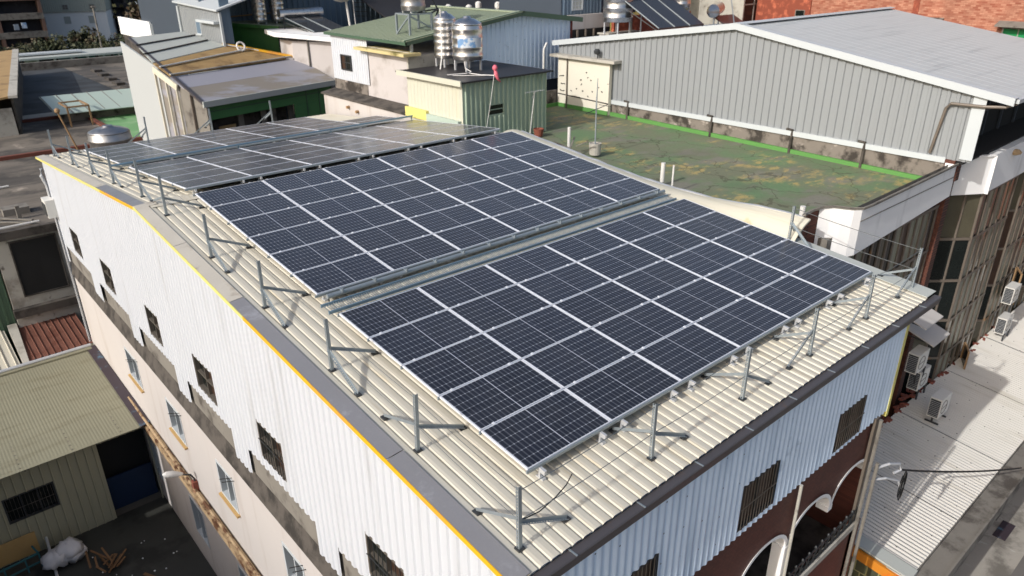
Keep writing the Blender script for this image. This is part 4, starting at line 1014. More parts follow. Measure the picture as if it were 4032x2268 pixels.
# ------------------------------------------------------------------ low shop row with white ribbed roof
lo = thing('low_shop_row', 'low brick row with white ribbed sheet roof and concrete gutter by the street', 'building', (22, 0, GZ))
LX0, LX1 = 11.86, 38
ld = V3((0, 3.45, .35)); 
m = MB(); m.sheet((LX0, -2.15, -8.62), X, ld.normalized(), V3((0, -.1, 1)).normalized(), LX1-LX0, 0, ld.length, .155, .032, WAVE); m.build('roof', 'whiteribroof', lo)
for x in (15.2, 19.1, 23.4, 27.5):
    m = MB(); m.bar((x, -2.15, -8.577), (x+.01, 1.2, -8.237), .012, .012); m.build('sheet_joint', 'darksteel', lo)
m = MB(); m.box(LX0-.05, -2.2, -8.66, LX0+.42, 1.3, -8.585); m.prism([(LX0-.05, -2.2, -8.585), (LX0+.42, -2.2, -8.585), (LX0+.42, 1.25, -8.23), (LX0-.05, 1.25, -8.23)], (0, 0, .045)); m.build('end_flashing', 'palesheet', lo)
m = MB(); m.box(LX0, -2.72, -8.86, LX1, -2.13, -8.74); m.box(LX0, -2.78, -9.1, LX1, -2.72, -8.66); m.box(LX0, -2.17, -8.74, LX1, -2.13, -8.64); m.build('concrete_gutter', 'concmid', lo)
m = MB(); m.box(LX0, -2.71, -9.3, LX1, -2.4, -8.87); m.build('beam', 'concdark', lo)
m = MB(); m.prism([(LX0-.12, -2.3, -8.95), (LX0-.12, -2.3, -8.66), (LX0-.12, 1.25, -8.3), (LX0-.12, 1.25, -8.6)], (.1, 0, 0)); m.build('orange_beam', 'orange', lo)
m = MB(); m.box(LX0-.05, -1.55, GZ, LX0+.1, 1.25, -8.6); m.build('end_wall', 'tileglass', lo)
m = MB(); m.box(LX0-.06, -2.75, GZ, LX0+.14, -1.55, -9.0); m.build('end_shutter', 'orangered', lo)
m = MB(); m.box(LX0-.1, -2.8, -9.35, LX0+.12, -1.5, -8.95); m.build('end_lintel', 'orangered', lo)
m = MB(); m.box(LX0+.2, -.5, GZ, LX1, 1.2, -8.9); m.build('rear_wall', 'darkrec', lo)
for x in (16.2, 18.5, 20.6, 24.5, 28.5):
    m = MB(); m.box(x, -2.0, GZ, x+.5, -1.35, -9.0); c = m.build('column', 'brickcol', lo)
    m = MB(); m.box(x+.51, -1.95, GZ, x+.62, -1.45, -9.0); m.build('column_edge', 'conclight', c)
    m = MB(); m.box(x-.012, -1.4, GZ, x+.0, -1.0, -9.0); m.build('shutter_post', 'greendark', c)
t = ac_unit(19.7, .25, -8.3, 'lone white air conditioner standing on the white ribbed roof', s=1.05, stand=.25)
m = MB()
for k in range(90):
    x = 14.2+k*.18+rr.uniform(-.2, .2)
    m.obox((x, 1.12+rr.uniform(0, .45), -8.28), (rr.uniform(.1, .24), rr.uniform(-.08, .1), 0), (rr.uniform(-.06, .06), rr.uniform(.08, .18), 0), (0, 0, rr.uniform(.04, .1)))
tag(m.build('broken_brick', 'redclay'), 'broken red brick rubble strewn along the rear edge of the white ribbed roof', 'rubble', kind='stuff')
# cable with coil
cb = thing('overhead_cable', 'black overhead cable running right across the white roof to the building corner', 'cable', (10.6, -1.55, -4.6))
pts = []
A, B = V3((10.75, -1.55, -4.75)), V3((18.2, -2.75, -7.9))
for k in range(21): pts.append(A.lerp(B, k/20)-Z*.1*4*(k/20)*(1-k/20))
m = MB(); m.tube(pts, .026, 6); m.build('span', 'blackcable', cb)
m = MB(); m.tube([(10.0, -1.25, -4.5), (10.3, -1.45, -4.4), (10.7, -1.55, -4.55), (10.8, -1.58, -4.75), (10.6, -1.5, -4.8)], .035, 8); m.tube([(9.95, -1.2, -4.85), (10.3, -1.45, -4.82), (10.75, -1.6, -5.05), (10.85, -1.65, -5.3)], .03, 8); m.build('swan_neck', 'whitesteel', cb)
m = MB()
for r0, dx in ((.22, 0), (.3, .06), (.26, .1)):
    m.tube([(10.85+dx+.35*r0*math.sin(a), -1.65-dx*.3, -5.15+r0*1.5*math.cos(a)-.1) for a in [k*2*math.pi/16 for k in range(17)]], .012, 5)
m.build('coil', 'blackcable', cb)
# ------------------------------------------------------------------ yard and sheds on the left
cs = thing('cream_shed', 'low cream corrugated shed with beige roof and dark gateway beside the yard', 'shed', (-5, 22, GZ))
m = MB(); sl = V3((0, 7.2, .12))
m.sheet((-10.5, 18.35, -8.25), X, sl.normalized(), Z, 9.05, 0, sl.length, .1, .004, WAVE); m.build('roof', 'beigeroof', cs)
m = MB()
for k in range(6):
    x = -9.6+k*1.5
    for j in range(24): m.box(x-.018, 18.5+j*.29, -8.235, x+.018, 18.53+j*.29, -8.215)
m.build('screw_lines', 'concmid', cs)
m = MB(); m.prism([(-1.5, 18.3, -8.23), (-1.17, 18.3, -8.16), (-1.17, 25.5, -8.05), (-1.5, 25.5, -8.11)], (0, 0, .02)); m.build('wall_flashing', 'purple', cs)
m = MB(); m.tube([(-10, 25.45, -8.02), (-1.3, 25.6, -8.02)], .07, 8); m.build('ridge_pipe', 'whitesteel', cs)
m = MB(); m.box(-10.5, 25.3, -8.12, -1.2, 25.75, -8.06); m.build('ridge_flashing', 'beigeroof', cs)
CYF = 19.1
m = MB(); m.sheet((-10.5, CYF, 0), X, Z, -Y, 9.3, GZ, -8.3, .27, .03, SEAM, [(-5.85+10.5, -4.35+10.5, -10.5, -9.5), (-2.85+10.5, -1.25+10.5, -13, -8.75)]); m.build('front_wall', 'beigewall', cs)
window(cs, (-5.85, CYF, -10.5), X, Z, -Y, 1.5, 1.0, 'darksteel', ['glass'], 3, 1, 14, inset=.08, gm='concdark')
m = MB(); m.box(-2.9, CYF+.9, GZ, -1.2, CYF+.95, -8.6); m.box(-2.9, CYF+.05, GZ, -2.86, CYF+.9, -8.6); m.build('gateway_recess', 'darkrec', cs)
m = MB(); m.box(-2.85, CYF+.5, GZ, -1.25, CYF+.56, -10.6); m.build('gate', 'blue_tarp', cs)
m = MB(); m.box(-10.5, CYF+.1, GZ, -3.0, 25.2, -8.4); m.build('body', 'beigewall', cs)
for k in range(4):
    m = MB(); m.bar((-9.2+k*2.1, 18.4, -8.32), (-9.2+k*2.1, 19.1, -8.45), .04); m.build('eave_bracket', 'darksteel', cs)
hs = thing('house_across_yard', 'plain tall house across the yard that shades the ground', 'house', (-15, 9, GZ))
m = MB(); m.box(-19, -2, GZ, -11.2, 17.4, -3.2); m.build('wall', 'concmid', hs)
m = MB(); m.box(-19.2, -2.2, -3.19, -11.0, 17.6, -3.05); m.build('roof', 'flatroof', hs)
for k in range(5): window(hs, (-11.2, 1.0+3.2*k, -7.5), Y, Z, X, 1.4, 1.3, 'winframe', 'glass', 2, 1, 0, inset=-.005)
yq = thing('added_shade_wall', 'plain unseen wall added at the left to shade the yard', 'wall', (-8.1, 18.2, GZ))  # unseen wall, added beyond the left edge to keep sun off the yard
m = MB(); m.box(-8.3, 17.2, GZ, -8.0, 19.05, -8.4); m.build('wall', 'concmid', yq)
m = MB(); m.tube([(-5.15, 17.3, GZ), (-4.95, 20.6, -11.2)], .045, 8); tag(m.build('leaning_pole', 'whitesteel'), 'long pale pole leaning across the dark yard below the barred window', 'pole')
bg = MB(); r_ = random.Random(6)
for i in range(3):
    c = V3((-4.75+r_.uniform(-.35, .35), 17.75+r_.uniform(-.2, .25), GZ+.28+.1*i))
    n = 16; rows = []
    for a in range(8):
        th = math.pi*a/7; rows.append((max(.01, .42*math.sin(th)), -.3*math.cos(th)))
    b0 = len(bg.v); bg.lathe(c, rows, n)
    for j in range(b0, len(bg.v)):
        p = V3(bg.v[j])-c; p *= 1+.22*r_.uniform(-1, 1); bg.v[j] = tuple(c+p)
tag(bg.build('plastic_bags', 'bag', smooth=True), 'crumpled white plastic sacks heaped on the yard floor', 'sack')
for i in range(14):
    m = MB(); a = r_.uniform(.6, 2.6); x, y = -3.9+r_.uniform(-.35, .35), 16.4+r_.uniform(-.3, .3); L = r_.uniform(.4, .9)
    m.bar((x, y, GZ+.05+.03*i), (x+L*math.cos(a), y+L*math.sin(a), GZ+.08+.03*i), .06, .025)
    tag(m.build('scrap_plank', 'wood'), 'brown scrap plank in the heap beside the white sacks', 'plank', 'scrap planks in the yard')
m = MB(); m.bar((-2.95, 15.6, GZ+.04), (-2.6, 14.9, GZ+.06), .1, .03); tag(m.build('scrap_plank', 'wood'), 'single orange plank lying alone on the dark yard floor', 'plank')
for i in range(22):
    pass
m = MB(); m.prism([(-6.6, 19.0, GZ+.1), (-5.3, 19.0, GZ+.1), (-5.3, 18.9, GZ+1.0), (-6.6, 18.9, GZ+1.0)], (0, .03, .0)); tag(m.build('leaning_board', 'woodpale'), 'ochre board leaning on the cream shed wall', 'board')
tf = thing('steel_frame', 'teal welded steel frame standing in the yard corner', 'frame', (-6.2, 18.2, GZ))
for a, b in (((-7.2, 18.1, .55), (-5.4, 18.3, .55)), ((-7.2, 18.1, .2), (-5.4, 18.3, .2)), ((-5.4, 18.3, 0), (-5.4, 18.3, .6)), ((-5.8, 18.25, 0), (-5.8, 18.25, .6)), ((-6.4, 18.2, 0), (-6.4, 18.2, .6)), ((-7.2, 18.1, .55), (-7.3, 18.6, .55)), ((-5.4, 18.3, .55), (-5.5, 18.8, .55))):
    m = MB(); m.bar((a[0], a[1], GZ+a[2]), (b[0], b[1], GZ+b[2]), .05); m.build('bar', 'tealsteel', tf)
lt = MB()
for i in range(13):
    x, y = -2.6+r_.uniform(-1.6, 1.0), 16.8+r_.uniform(-1.6, 1.6); s = r_.uniform(.02, .05)
    lt.obox((x, y, GZ+.006), (s, s*.4, 0), (-s*.3, s, 0), (0, 0, .02))
tag(lt.build('litter', 'paper'), 'scattered bits of pale litter on the dark yard', 'litter', kind='stuff')

rs = thing('rust_roof_shed', 'low lean-to with rust red ribbed roof squeezed beside the gable wall', 'shed', (-2, 27, GZ))
sl = V3((0, 3.4, .25)); m = MB(); m.sheet((-3.5, 25.9, -8.1), X, sl.normalized(), Z, 2.4, 0, sl.length, .24, .04, SEAM); m.build('roof', 'rustroof', rs)
m = MB(); m.box(-3.5, 26.0, GZ, -1.2, 29.0, -8.15); m.build('wall', 'concmid', rs)
m = MB(); m.prism([(-3.72, 25.8, -8.05), (-3.5, 25.8, -8.05), (-3.3, 29.2, -7.7), (-3.65, 29.2, -7.7)], (0, 0, -.5)); m.build('party_wall', 'conclight', rs)
lc = thing('ivory_roof_shed', 'small ivory ribbed shed roof at the left edge of the view', 'shed', (-5, 28, GZ))
sl = V3((0, 3.6, .3)); m = MB(); m.sheet((-7.5, 25.9, -8.2), X, sl.normalized(), Z, 3.7, 0, sl.length, .3, .05, SEAM); m.build('roof', 'cream', lc)
m = MB(); m.box(-7.5, 26, GZ, -3.85, 29.3, -8.3); m.build('wall', 'conclight', lc)
gl = thing('dark_green_shed', 'dark green corrugated wall beside the big dark window', 'shed', (-5.5, 30, GZ))
m = MB(); m.sheet((-8, 29.3, 0), X, Z, -Y, 4.7, GZ, -4.1, .25, .04, TRAP); m.build('wall', 'greendark', gl)
m = MB(); m.box(-8, 29.4, GZ, -3.3, 31, -4.1); m.build('roof', 'concdark', gl)

# ------------------------------------------------------------------ flat roofs behind on the left
fr = thing('flat_roof_block', 'old concrete block with huge dark window and wide stained flat roof', 'building', (-1, 36, GZ))
m = MB(); m.box(-3.25, 29.0, GZ, 10, 43.0, -3.66); m.build('body', 'conclight', fr)
m = MB(); m.box(-14, 28.9, -3.65, 10.2, 43.0, -3.6); m.build('roof_deck', 'flatroof', fr)
m = MB(); m.box(-3.3, 28.75, -3.9, -.2, 29.0, -3.55); m.build('eave', 'concdark', fr)
window(fr, (-2.75, 29.0, -6.55), X, Z, -Y, 1.75, 2.5, 'concdark', ['darkrec'], 1, 1, 0, inset=.002, label='huge dark square window')
m = MB(); m.box(-3.3, 28.7, -7.35, -.2, 29.0, -7.0); m.build('ledge', 'concdark', fr)
m = MB(); m.box(-14, 42.8, -3.6, 10.2, 43.1, -3.4); m.build('kerb', 'redkerb', fr)
for z, y, n in ((-3.5, 29.1, 'pipe'), (-3.52, 36.2, 'pipe')):
    m = MB(); m.tube([(-6, y, z), (-1.4, y+.2, z)], .05, 8); m.build(n, 'whiteplastic', fr)
m = MB(); m.bar((-2.9, 30.6, -3.55), (-1.7, 29.3, -3.5), .12, .05); m.bar((-2.7, 30.9, -3.5), (-1.6, 29.5, -3.46), .12, .05); m.build('stacked_plank', 'concmid', fr)
m = MB(); m.box(-2.0, 30.4, -3.6, -1.85, 30.6, -3.0); m.build('roof_stub', 'concmid', fr)
m = MB(); m.box(-2.4, 31.2, -3.6, -1.4, 31.9, -3.3); m.build('roof_box', 'concmid', fr)
fr2 = thing('rear_flat_roof', 'second stained flat roof with red kerbs beyond the steel tank', 'building', (0, 50, GZ))
m = MB(); m.box(-14, 43.2, GZ, 12, 57, -3.66); m.build('body', 'concmid', fr2)
m = MB(); m.box(-14, 43.11, -3.65, 6.2, 54.3, -3.6); m.build('roof_deck', 'flatroof', fr2)
m = MB(); m.box(-14, 54.31, -3.65, 14, 57, -3.58); m.build('roof_deck', 'conclight', fr2)
m = MB(); m.box(6.21, 43.2, -3.65, 12, 54.2, -3.56); m.build('green_deck', 'palegreenfloor', fr2)
m = MB(); m.box(-14, 54.0, -3.59, 8.5, 54.3, -3.4); m.box(5.9, 43.2, -3.59, 6.2, 54.0, -3.45); m.build('kerb', 'redkerb', fr2)
for x in (4.4, 5.7):
    m = MB(); m.bar((x, 50.2, -3.6), (x, 50.2, -2.3), .1); m.build('frame_post', 'rustpole', fr2)
m = MB(); m.bar((4.4, 50.2, -2.3), (5.7, 50.2, -2.3), .1); m.bar((4.4, 50.2, -2.3), (4.4, 52.5, -2.3), .1); m.bar((5.7, 50.2, -2.3), (5.7, 52.5, -2.3), .1); m.bar((4.4, 52.5, -2.3), (5.7, 52.5, -2.3), .1); m.build('frame_top', 'rustpole', fr2)
wa = water_tank(2.75, 32.6, -3.6, .92, 1.95, .8, 'big squat steel water tank with white plate on the stained flat roof', 'tankdull', (.5, 1.05, -2.4, -1.35, 'paper'), 3)
m = MB(); m.tube([(2.55, 38.5, -3.6), (1.75, 37.9, -.55)], .045, 8); m.lathe((1.74, 37.9, -.6), [(.05, 0), (.13, .07), (.13, .2), (.05, .26)], 12)
tag(m.build('ball_top_pole', 'rustpole'), 'leaning rusty pole with a pale ball on top near the steel tank', 'pole')
aw = thing('milky_awning', 'long milky green awning sheet over a low fence', 'awning', (7, 54, -3.6))
m = MB(); m.prism([(3.9, 51.6, -2.95), (12.5, 51.0, -2.95), (12.5, 55.6, -2.35), (3.9, 56.2, -2.35)], (0, 0, .05)); m.build('sheet', 'paleglaze', aw)
m = MB()
for k in range(9): m.bar((3.95+k, 51.55, -2.885), (3.95+k, 56.1, -2.285), .05, .04)
m.build('glazing_bar', 'concmid', aw)
m = MB(); m.box(4.2, 52.2, -3.6, 12.3, 52.3, -2.95); m.build('fence', 'moldwall', aw)
df = thing('dark_flat_roof', 'wide dark felt roof lying in shade beyond the awning', 'building', (7, 70, GZ))
m = MB(); m.box(0, 57.2, GZ, 12, 84, -3.7); m.build('wall', 'concmid', df)
m = MB(); m.box(0, 57.2, -3.69, 11.0, 84, -3.6); m.build('roof_deck', 'asphaltroof', df)
m = MB(); m.box(11.01, 57.2, -3.69, 24, 84, -3.58); m.build('pale_deck', 'flatroof', df)
m = MB(); m.box(0, 84.1, -3.7, 24, 84.6, -2.9); m.build('parapet', 'concmid', df)
m = MB()
for k in range(6): m.box(11.2+.25*k, 60+3.5*k, -3.57, 11.9+.25*k, 61.6+3.5*k, -3.35)
m.build('roof_hatch', 'concdark', df)
lb = thing('slope_roof_house', 'house with brown sloped roof and dark side wall at the left edge', 'house', (1.5, 58, GZ))
m = MB(); m.prism([(1.5, 50, -5.5), (6.7, 80, -5.5), (6.7, 80, -1.3), (1.5, 50, -1.3)], (-.12, 0, 0)); m.build('side_wall', 'concdark', lb)
m = MB(); m.prism([(1.3, 49.8, -1.28), (6.5, 80.3, -1.28), (-8, 80.3, -2.4), (-8, 49.8, -2.4)], (0, 0, .12)); m.build('roof', 'tan', lb)
m = MB(); m.bar((1.5, 49.7, -1.2), (6.7, 80.3, -1.2), .5, .16); m.build('verge_trim', 'conclight', lb)
m = MB(); m.box(-8, 49.9, GZ, 1.3, 50.1, -1.9); m.build('front_wall', 'conclight', lb)

# school court, trees, apartments far left
sc_ = thing('school_block', 'low school block with teal galleries and flat pale roof', 'school', (18, 112, GZ))
m = MB(); m.box(11, 110, -5.3, 26.5, 117, -5.05); m.build('roof', 'palesheet', sc_)
m = MB(); m.box(8, 112, -4.9, 19, 114, -4.7); m.build('upper_canopy', 'trimwhite', sc_)
m = MB(); m.box(11.5, 113, GZ, 26, 116.5, -5.35); m.build('wall', 'darkrec', sc_)
m = MB(); m.box(8, 104, GZ, 27.5, 112.9, -7.6); m.build('gallery_floor', 'glassteal', sc_)
m = MB(); m.box(8, 103.4, GZ, 30, 104, -6.9); m.build('parapet', 'concmid', sc_)
for k in range(7):
    m = MB(); m.box(13+k*2, 110.2, -7.6, 13.25+k*2, 110.5, -5.3); m.build('post', 'conclight', sc_)
for x0, x1, mm in ((12, 13.6, 'conclight'), (16, 18, 'navypale'), (21, 22.6, 'conclight'), (18.4, 20.6, 'glassteal'), (23, 25, 'glassteal')):
    m = MB(); m.box(x0, 112.6, -7.6, x1, 112.95, -5.35); m.build('panel', mm, sc_)
m = MB(); m.box(8.6, 107.5, -7.5, 11, 107.9, -6.5); m.build('sign_board', 'signyellow', sc_)
lp2 = thing('court_lamp_post', 'tall thin lamp post standing before the white hall', 'lamp post', (22.8, 118, GZ))
m = MB(); m.tube([(22.8, 118, GZ), (22.9, 118, .4)], .11, 8); m.build('post', 'concmid', lp2)
m = MB(); m.box(22.7, 117.8, .4, 23.3, 118.2, .6); m.build('head', 'concmid', lp2)

def make_tree(kind, seed, R, H, n):
    g = random.Random(seed)
    t = thing('tree', 'x', 'tree', (0, 0, 0), 'trees behind the school')
    m = MB(); m.tube([(0, 0, 0), (.1, 0, H*.3), (.15, .1, H*.6), (0, 0, H*.85)], [.28, .22, .14, .05], 7)
    for k in range(5):
        a = k*1.3; m.tube([(.1, 0, H*(.3+.06*k)), (math.cos(a)*R*.4, math.sin(a)*R*.4, H*(.5+.06*k)), (math.cos(a)*R*.75, math.sin(a)*R*.75, H*(.62+.06*k))], [.12, .08, .03], 5)
    m.build('trunk', 'bark', t)
    cl = [(g.uniform(-R*.75, R*.75), g.uniform(-R*.7, R*.7), H*g.uniform(.48, .95), R*g.uniform(.25, .48)) for _ in range(13)]
    m = MB()
    for i in range(n):
        cx_, cy_, cz_, cr_ = g.choice(cl)
        v = V3((g.gauss(0, 1), g.gauss(0, 1), g.gauss(0, .85))).normalized()*cr_*g.uniform(.55, 1.12)
        p = V3((cx_, cy_, cz_))+v
        a = V3((g.gauss(0, 1), g.gauss(0, 1), g.gauss(0, 1))).normalized(); b = a.cross(V3((g.gauss(0, 1), g.gauss(0, 1), g.gauss(0, 1)))).normalized()
        s = g.uniform(.12, .3)
        m.face([p-a*s-b*s*.5, p+a*s-b*s*.5, p+a*s*.6+b*s*.6, p-a*s*.5+b*s*.5])
    m.build('crown', 'leaf', t)
    return t
tk = [make_tree(0, 31, 3.2, 6.6, 2600), make_tree(1, 32, 2.9, 5.8, 2300), make_tree(2, 33, 3.6, 7.0, 2800)]
tu = set(); tg = random.Random(9)
spots = []
for i in range(11): spots.append((10+i*2.35+tg.uniform(-.6, .6), 122+tg.uniform(-1.5, 1.5)))
for i in range(11): spots.append((11+i*2.6+tg.uniform(-.6, .6), 129+tg.uniform(-2, 2)))
for i in range(9): spots.append((13+i*3.2+tg.uniform(-.6, .6), 137+tg.uniform(-2, 2)))
for i, (x, y) in enumerate(spots):
    k = i % 3; s = tg.uniform(.85, 1.1)
    rank = 'front' if i < 11 else ('middle' if i < 22 else 'rear')
    j = i if i < 11 else (i-11 if i < 22 else i-22)
    lab = f'olive tree in the {rank} rank behind the school, {ORD[j]} from the left'
    if k not in tu: tu.add(k); o = tk[k]; o.location = (x, y, GZ); o.rotation_euler = (0, 0, tg.uniform(0, 6)); o['label'] = lab
    else: o = dup(tk[k], (x, y, GZ), (0, 0, tg.uniform(0, 6)), lab)
    o.scale = (s, s, s*tg.uniform(.95, 1.08))
wb = thing('white_hall', 'white hall with ribbed upper storey behind the trees', 'building', (30, 165, GZ))
m = MB(); m.box(23.8, 160, GZ, 36.6, 178, -2.3); m.build('lower_wall', 'hallwhite', wb)
m = MB(); m.sheet((23.6, 159.8, 0), X, Z, -Y, 13.2, -2.29, 6, .35, .1, TRAP); m.build('upper_wall', 'hallrib', wb)
m = MB(); m.box(23.7, 159.95, -2.2, 36.7, 178, 6); m.build('core', 'hallrib', wb); wb.rotation_euler.z = -.4
for k in range(3): window(wb, (25+k*4.2, 160, -4.4), X, Z, -Y, 1.1, 1.3, 'farwhite', 'palesheet', 2, 1, inset=.02)
for k in range(3): window(wb, (24.8+k*4.6, 159.7, -1.9), X, Z, -Y, 1.0, .9, 'palesheet', 'concmid', 2, 2, inset=.02)
ap = thing('brown_apartments', 'brown apartment block with dark open balconies at the top left', 'building', (16, 155, GZ))
m = MB(); m.box(2, 151, GZ, 22, 165, 9); m.build('core', 'darkflat', ap)
for k in range(6):
    z = -8.6+k*3.0
    m = MB(); m.box(2, 149.4, z, 22.1, 151, z+1.0); m.build('balcony', 'brownflat' if k > 2 else 'concmid', ap)
for x in (2, 8.5, 15, 21.6):
    m = MB(); m.box(x, 149.45, GZ, x+.5, 151, 9); m.build('pier', 'brownflat', ap)
for x, z, mm in ((9.5, -3.9, 'navypale'), (18.4, -4.0, 'tankband'), (17.2, -4.2, 'navypale'), (12.2, -1.0, 'tankband')):
    m = MB(); m.box(x, 149.0, z, x+.7, 149.38, z+.9); m.build('hung_washing', mm, ap)
dk = thing('dark_apartments', 'dark soot grey apartment block at the top beside the white hall', 'building', (44, 168, GZ))
m = MB(); m.box(37.4, 164, GZ, 66, 180, 10); m.build('core', 'darkflat', dk)
for k in range(6):
    m = MB(); m.box(37.4, 162.6, -8+k*3, 66, 164, -7.2+k*3); m.build('balcony', 'darkflat', dk)
for k in range(5):
    m = MB(); m.box(39+k*5, 162.7, GZ, 39.4+k*5, 164, 10); m.build('pier', 'concdark', dk)
ww = thing('white_parapet_house', 'small white roof house with brown deck and white roof vents', 'house', (14, 56, GZ))
m = MB(); m.box(12.7, 57.6, .8, 12.85, 66, 2.2); m.box(12.7, 57.5, GZ, 14.3, 57.6, 2.05); m.build('white_wall', 'hallwhite', ww)
m = MB(); m.prism([(14.3, 57.5, .3), (14.3, 57.5, 2.05), (16.6, 55, 1.0), (16.6, 55, .3)], (0, .1, 0)); m.build('ramp_wall', 'fascia', ww)
m = MB(); m.box(12.86, 57.7, GZ, 19, 66, 1.6); m.build('deck', 'redclay' if 0 else 'concdark', ww)
for x, y in ((14.2, 62), (14.9, 59.5), (15.8, 58.4)):
    m = MB(); m.lathe((x, y, 1.6), [(.28, 0), (.28, .6), (.36, .62), (.36, 1.1), (.1, 1.2)], 12); m.build('roof_vent', 'whiteplastic', ww)
bl = thing('pale_blue_house', 'pale blue far house with small dark window', 'house', (17, 75, GZ))
m = MB(); m.box(19.3, 76, GZ, 26, 84, 6); m.build('wall', 'navypale', bl)
window(bl, (20.6, 76, 1.9), X, Z, -Y, .9, .8, 'darksteel', 'glass', 1, 1, inset=-.01)
bush = MB(); g = random.Random(3)
for i in range(700):
    p = V3((15.8+g.gauss(0, .9), 67.5+g.gauss(0, .7), 2.4+g.gauss(0, .6))); a = V3((g.gauss(0, 1), g.gauss(0, 1), g.gauss(0, 1))).normalized()*.16; b = a.cross(V3((g.gauss(0, 1), 1, .3))).normalized()*.12
    bush.face([p-a-b, p+a-b, p+a+b, p-a+b])
tag(bush.build('roof_shrub', 'leaf'), 'green shrub growing on the roof beside the pale blue house', 'shrub')

# ------------------------------------------------------------------ shed row behind (rotated) with grey, tan and white roof strips
a0 = math.radians(13.2); BF = V3((8.23, 35.13, -.5)); bd = V3((math.cos(a0), math.sin(a0), 0)); bp = V3((-math.sin(a0), math.cos(a0), 0))
B = lambda s, t, dz=0: BF+bd*s+bp*t+Z*(.35*t+dz)
row = thing('shed_row', 'row of sheds with grey, tan and white roof strips and green walled front', 'building', (12, 39, GZ))
def strip(poly, n, mm, name='roof_strip', dz=0, th=.06):
    o = m_ = MB(); m_.prism([B(s, t, dz) for s, t in poly], (0, 0, -th)); return m_.build(name, mm, row)
strip([(-.05, -.05), (9.5, -.05), (9.45, 1.85), (.05, 1.75)], 0, 'greystripe')
strip([(.05, 1.76), (9.45, 1.86), (9.4, 3.3), (.15, 3.1)], 0, 'lavender')
strip([(.2, 3.14), (9.0, 3.4), (5.9, 5.8), (.25, 4.75)], 0, 'tan', dz=.06)
strip([(.25, 4.79), (5.9, 5.84), (4.5, 8.2), (.95, 8.0)], 0, 'palesheet', dz=.09)
for (s0, t0), (s1, t1), mm, w in (((.2, 3.12), (9.0, 3.42), 'conclight', .14), ((.25, 4.1), (6.6, 4.95), 'trimwhite', .12), ((.28, 5.75), (5.2, 6.7), 'concdark', .08), ((.6, 6.9), (4.9, 7.5), 'concdark', .08), ((9.0, 3.42), (5.7, 5.95), 'trimwhite', .16)):
    q = MB(); q.bar(B(s0, t0, .14), B(s1, t1, .14), w, .06); q.build('roof_joint', mm, row)
q = MB(); q.bar(B(9.1, 3.42, .1), B(5.8, 6.1, .1), .4, .12); q.build('yellow_kerb', 'yellow', row)
q = MB(); q.bar(B(-.1, -.08, -.06), B(9.55, -.08, -.06), .1, .32); q.build('front_fascia', 'palesheet', row)
q = MB(); q.bar(B(-.05, -.05, .0), B(.9, 8.0, .05), .16, .14); q.build('verge', 'gutter', row)
# left side wall: three lengths
def lw_(s, t0, t1, mm, name):
    q = MB(); q.prism([B(s, t0, -.08), B(s+.03, t1, -.08), B(s+.03, t1, -.08)-Z*(9+.35*t1), B(s, t0, -.08)-Z*(9+.35*t0)], bd*.1); q.build(name, mm, row)
lw_(.12, 0, 2.4, 'concmid', 'side_wall'); lw_(.2, 2.42, 4.4, 'greystripe', 'side_wall'); lw_(.28, 4.42, 8.0, 'farwhite', 'side_wall')
for t0, mm in ((2.45, 'cream2'), (3.4, 'cream2'), (4.4, 'cream2'), (1.2, 'frame')):
    q = MB(); p0 = B(.05, t0, -.1); q.bar(p0, p0-Z*7, .12); q.build('side_post', mm, row)
q = MB(); q.bar(B(.0, 4.4, -.1), B(.0, 2.3, -.2), .1, .35); q.build('side_beam', 'cream2', row)
def fwall(s0, s1, z0, z1, t, mm, name, th=.08):
    q = MB(); o = BF+bd*s0+bp*t+Z*0; q.obox((o.x, o.y, z0), bd*(s1-s0), bp*th, (0, 0, z1-z0)); return q.build(name, mm, row)
fwall(.2, 9.3, -1.55, -.62, .35, 'greenwall2', 'green_fascia'); fwall(6.3, 9.3, -3.2, -1.56, .36, 'greenwall2', 'green_panel')
fwall(.1, 6.3, -9, -1.5, 1.3, 'concdark', 'open_front')
for s in (2.6, 4.2, 4.9, 6.2): fwall(s, s+.35, -4, -1.5, .9, 'concmid', 'front_pier')
for s in (7.2, 8.2): fwall(s, s+.06, -3.2, -.62, .33, 'greendark', 'panel_bar')
fwall(.2, 9.3, -1.12, -1.07, .33, 'greendark', 'panel_bar')
fwall(1.2, 2.3, -3.4, -2.1, .8, 'tan', 'leaning_sheet'); fwall(.6, 1.0, -3.6, -2.4, .75, 'cream2', 'leaning_sheet')
sp = MB()
cap = thing('white_hose_reel', 'white coiled pipe fitting on the tan roof strip', 'pipe fitting', tuple(B(6.3, 5.0, .1)))
q = MB(); c0 = B(6.3, 4.95, .35); q.tube([c0+V3((.25*math.cos(a), .1*math.sin(a), .25*math.sin(a))) for a in [k*math.pi/6 for k in range(13)]], .06, 6); q.tube([B(6.3, 4.95, .1), c0], .05, 6); q.build('coil', 'whiteplastic', cap)
